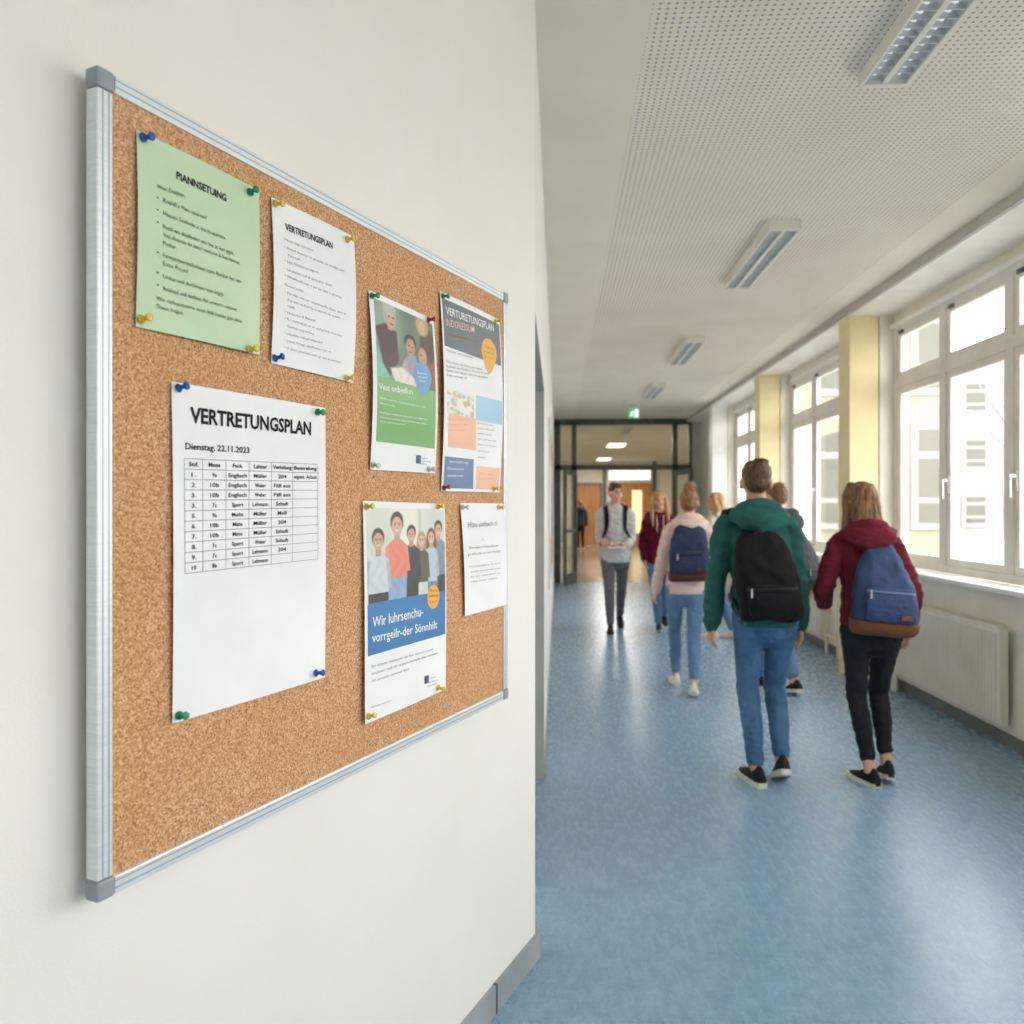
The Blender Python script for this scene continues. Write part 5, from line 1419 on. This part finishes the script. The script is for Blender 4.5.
# grey hoodie walking towards the camera
pD = make_person(dict(at=(.685, 9.66), h=1.775, yaw=PI, seed=4, vox=.008, face=True, label='person in light grey hoodie and dark grey jeans walking towards the camera', hair='short', hair_mat='hair_dark', top_mat='hoodie_grey', leg_mat='jeans_grey', shoe_mat='shoe_black', sole_mat='sole_black', slim=.92,
    head=(dg_(22), dg_(-3), 0), hem=.84, foot_l=(-.09, -.36, dg_(36), dg_(4)), foot_r=(.07, .17, 0, dg_(-6)), drop=.015, cords=True,
    arm_l=dict(wrist=(-.115, .25, 1.045), pole=(-.35, -1, -.5), hand=(1, .5, -.1), palm=(0, -.3, 1), rolled=False, curl=.6), arm_r=dict(wrist=(.10, .25, 1.045), pole=(.35, -1, -.5), hand=(-1, .5, -.1), palm=(0, -.3, 1), rolled=True, curl=.6)))
make_backpack(pD, 'dark rucksack of the person in grey, only its shoulder straps in sight', 'bag_black', (0, 0), .95, .30, .42, .15)
ps = thing('paper_slip', (.685, 9.66, 0), 'folded white paper held in both hands by the person in grey', 'paper', rz=PI)
bm = bmesh.new(); m_ = Matrix.Translation((-.0, .30, 1.05)) @ Matrix.Rotation(-.5, 4, 'X')
box(bm, -.10, .10, -.06, .06, -.002, .002, .0, m_); box(bm, -.09, .10, -.055, .062, .003, .006, 0, m_ @ Matrix.Rotation(.06, 4, 'Y'))
link_mesh('folded_sheet', bmesh_to(bm, 1.0), 'paper_white', ps)
# maroon jacket, facing
pE = make_person(dict(at=(1.225, 9.80), h=1.68, girl=True, yaw=PI, seed=5, vox=.008, face=True, label='person with long fair hair and dark maroon top facing the camera behind the pink hoodie', hair='long', hair_len=1.30, hair_front=True, hair_mat='hair_light', top_mat='jacket_maroon', leg_mat='jeans_light', shoe_mat='shoe_black', slim=.9,
    head=(dg_(4), 0, dg_(4)), hem=.86, foot_l=(-.12, -.34, dg_(34), 0), foot_r=(.02, .15, 0, dg_(-6)), drop=.015, cords=True,
    arm_l=dict(wrist=(-.19, .10, .90), pole=(-.3, -1, 0)), arm_r=dict(wrist=(.19, .10, .90), pole=(.3, -1, 0))))
# blond girl in profile behind
pF = make_person(dict(at=(1.80, 9.30), h=1.655, girl=True, yaw=dg_(62), seed=6, vox=.008, face=True, label='person with long light hair in profile, mostly hidden behind the pink hoodie', hair='long', hair_len=1.36, hair_mat='hair_light', top_mat='shirt_white', leg_mat='jeans_light', shoe_mat='shoe_white',
    head=(dg_(25), 0, 0), hem=.9, foot_l=(-.08, .12, 0, 0), foot_r=(.08, -.10, dg_(8), 0), arm_l=dict(wrist=(-.22, .1, .87), pole=(-1, -.8, 0)), arm_r=dict(wrist=(.22, .0, .87), pole=(1, -.8, 0))))
# boy behind the green hoodie
pG = make_person(dict(at=(1.80, 6.64), h=1.68, yaw=dg_(42), seed=7, label='person with short brown hair and dark top, half hidden behind the green hoodie', hair='short', hair_mat='hair_mid', top_mat='shirt_dark', leg_mat='jeans_light', shoe_mat='shoe_black',
    head=(dg_(-14), 0, 0), head_off=(-.03, .02, 0), hem=.88, foot_l=(-.06, .30, 0, dg_(8)), foot_r=(.02, -.08, dg_(12), dg_(-28)), drop=.015, leg_hem=.06, arm_l=dict(wrist=(-.25, .12, .87), pole=(-1, -.8, 0)), arm_r=dict(wrist=(.28, -.12, .89), pole=(1, -.8, 0))))
make_backpack(pG, 'charcoal backpack seen between the green hoodie and the maroon hoodie', 'bag_grey', (.02, 0), .86, .33, .50, .19)
# far figure in the lobby
pH = make_person(dict(at=(.80, 28.9), h=1.72, yaw=dg_(10), seed=8, vox=.012, label='small distant person in dark clothes in the lobby beyond the glass partition', hair='short', hair_mat='hair_mid', top_mat='shirt_dark', leg_mat='leggings', shoe_mat='shoe_black',
    foot_l=(-.08, .14, 0, 0), foot_r=(.08, -.02, 0, 0), arm_l=dict(wrist=(-.25, .05, .86), pole=(-1, -.6, 0)), arm_r=dict(wrist=(.25, .05, .86), pole=(1, -.6, 0))))
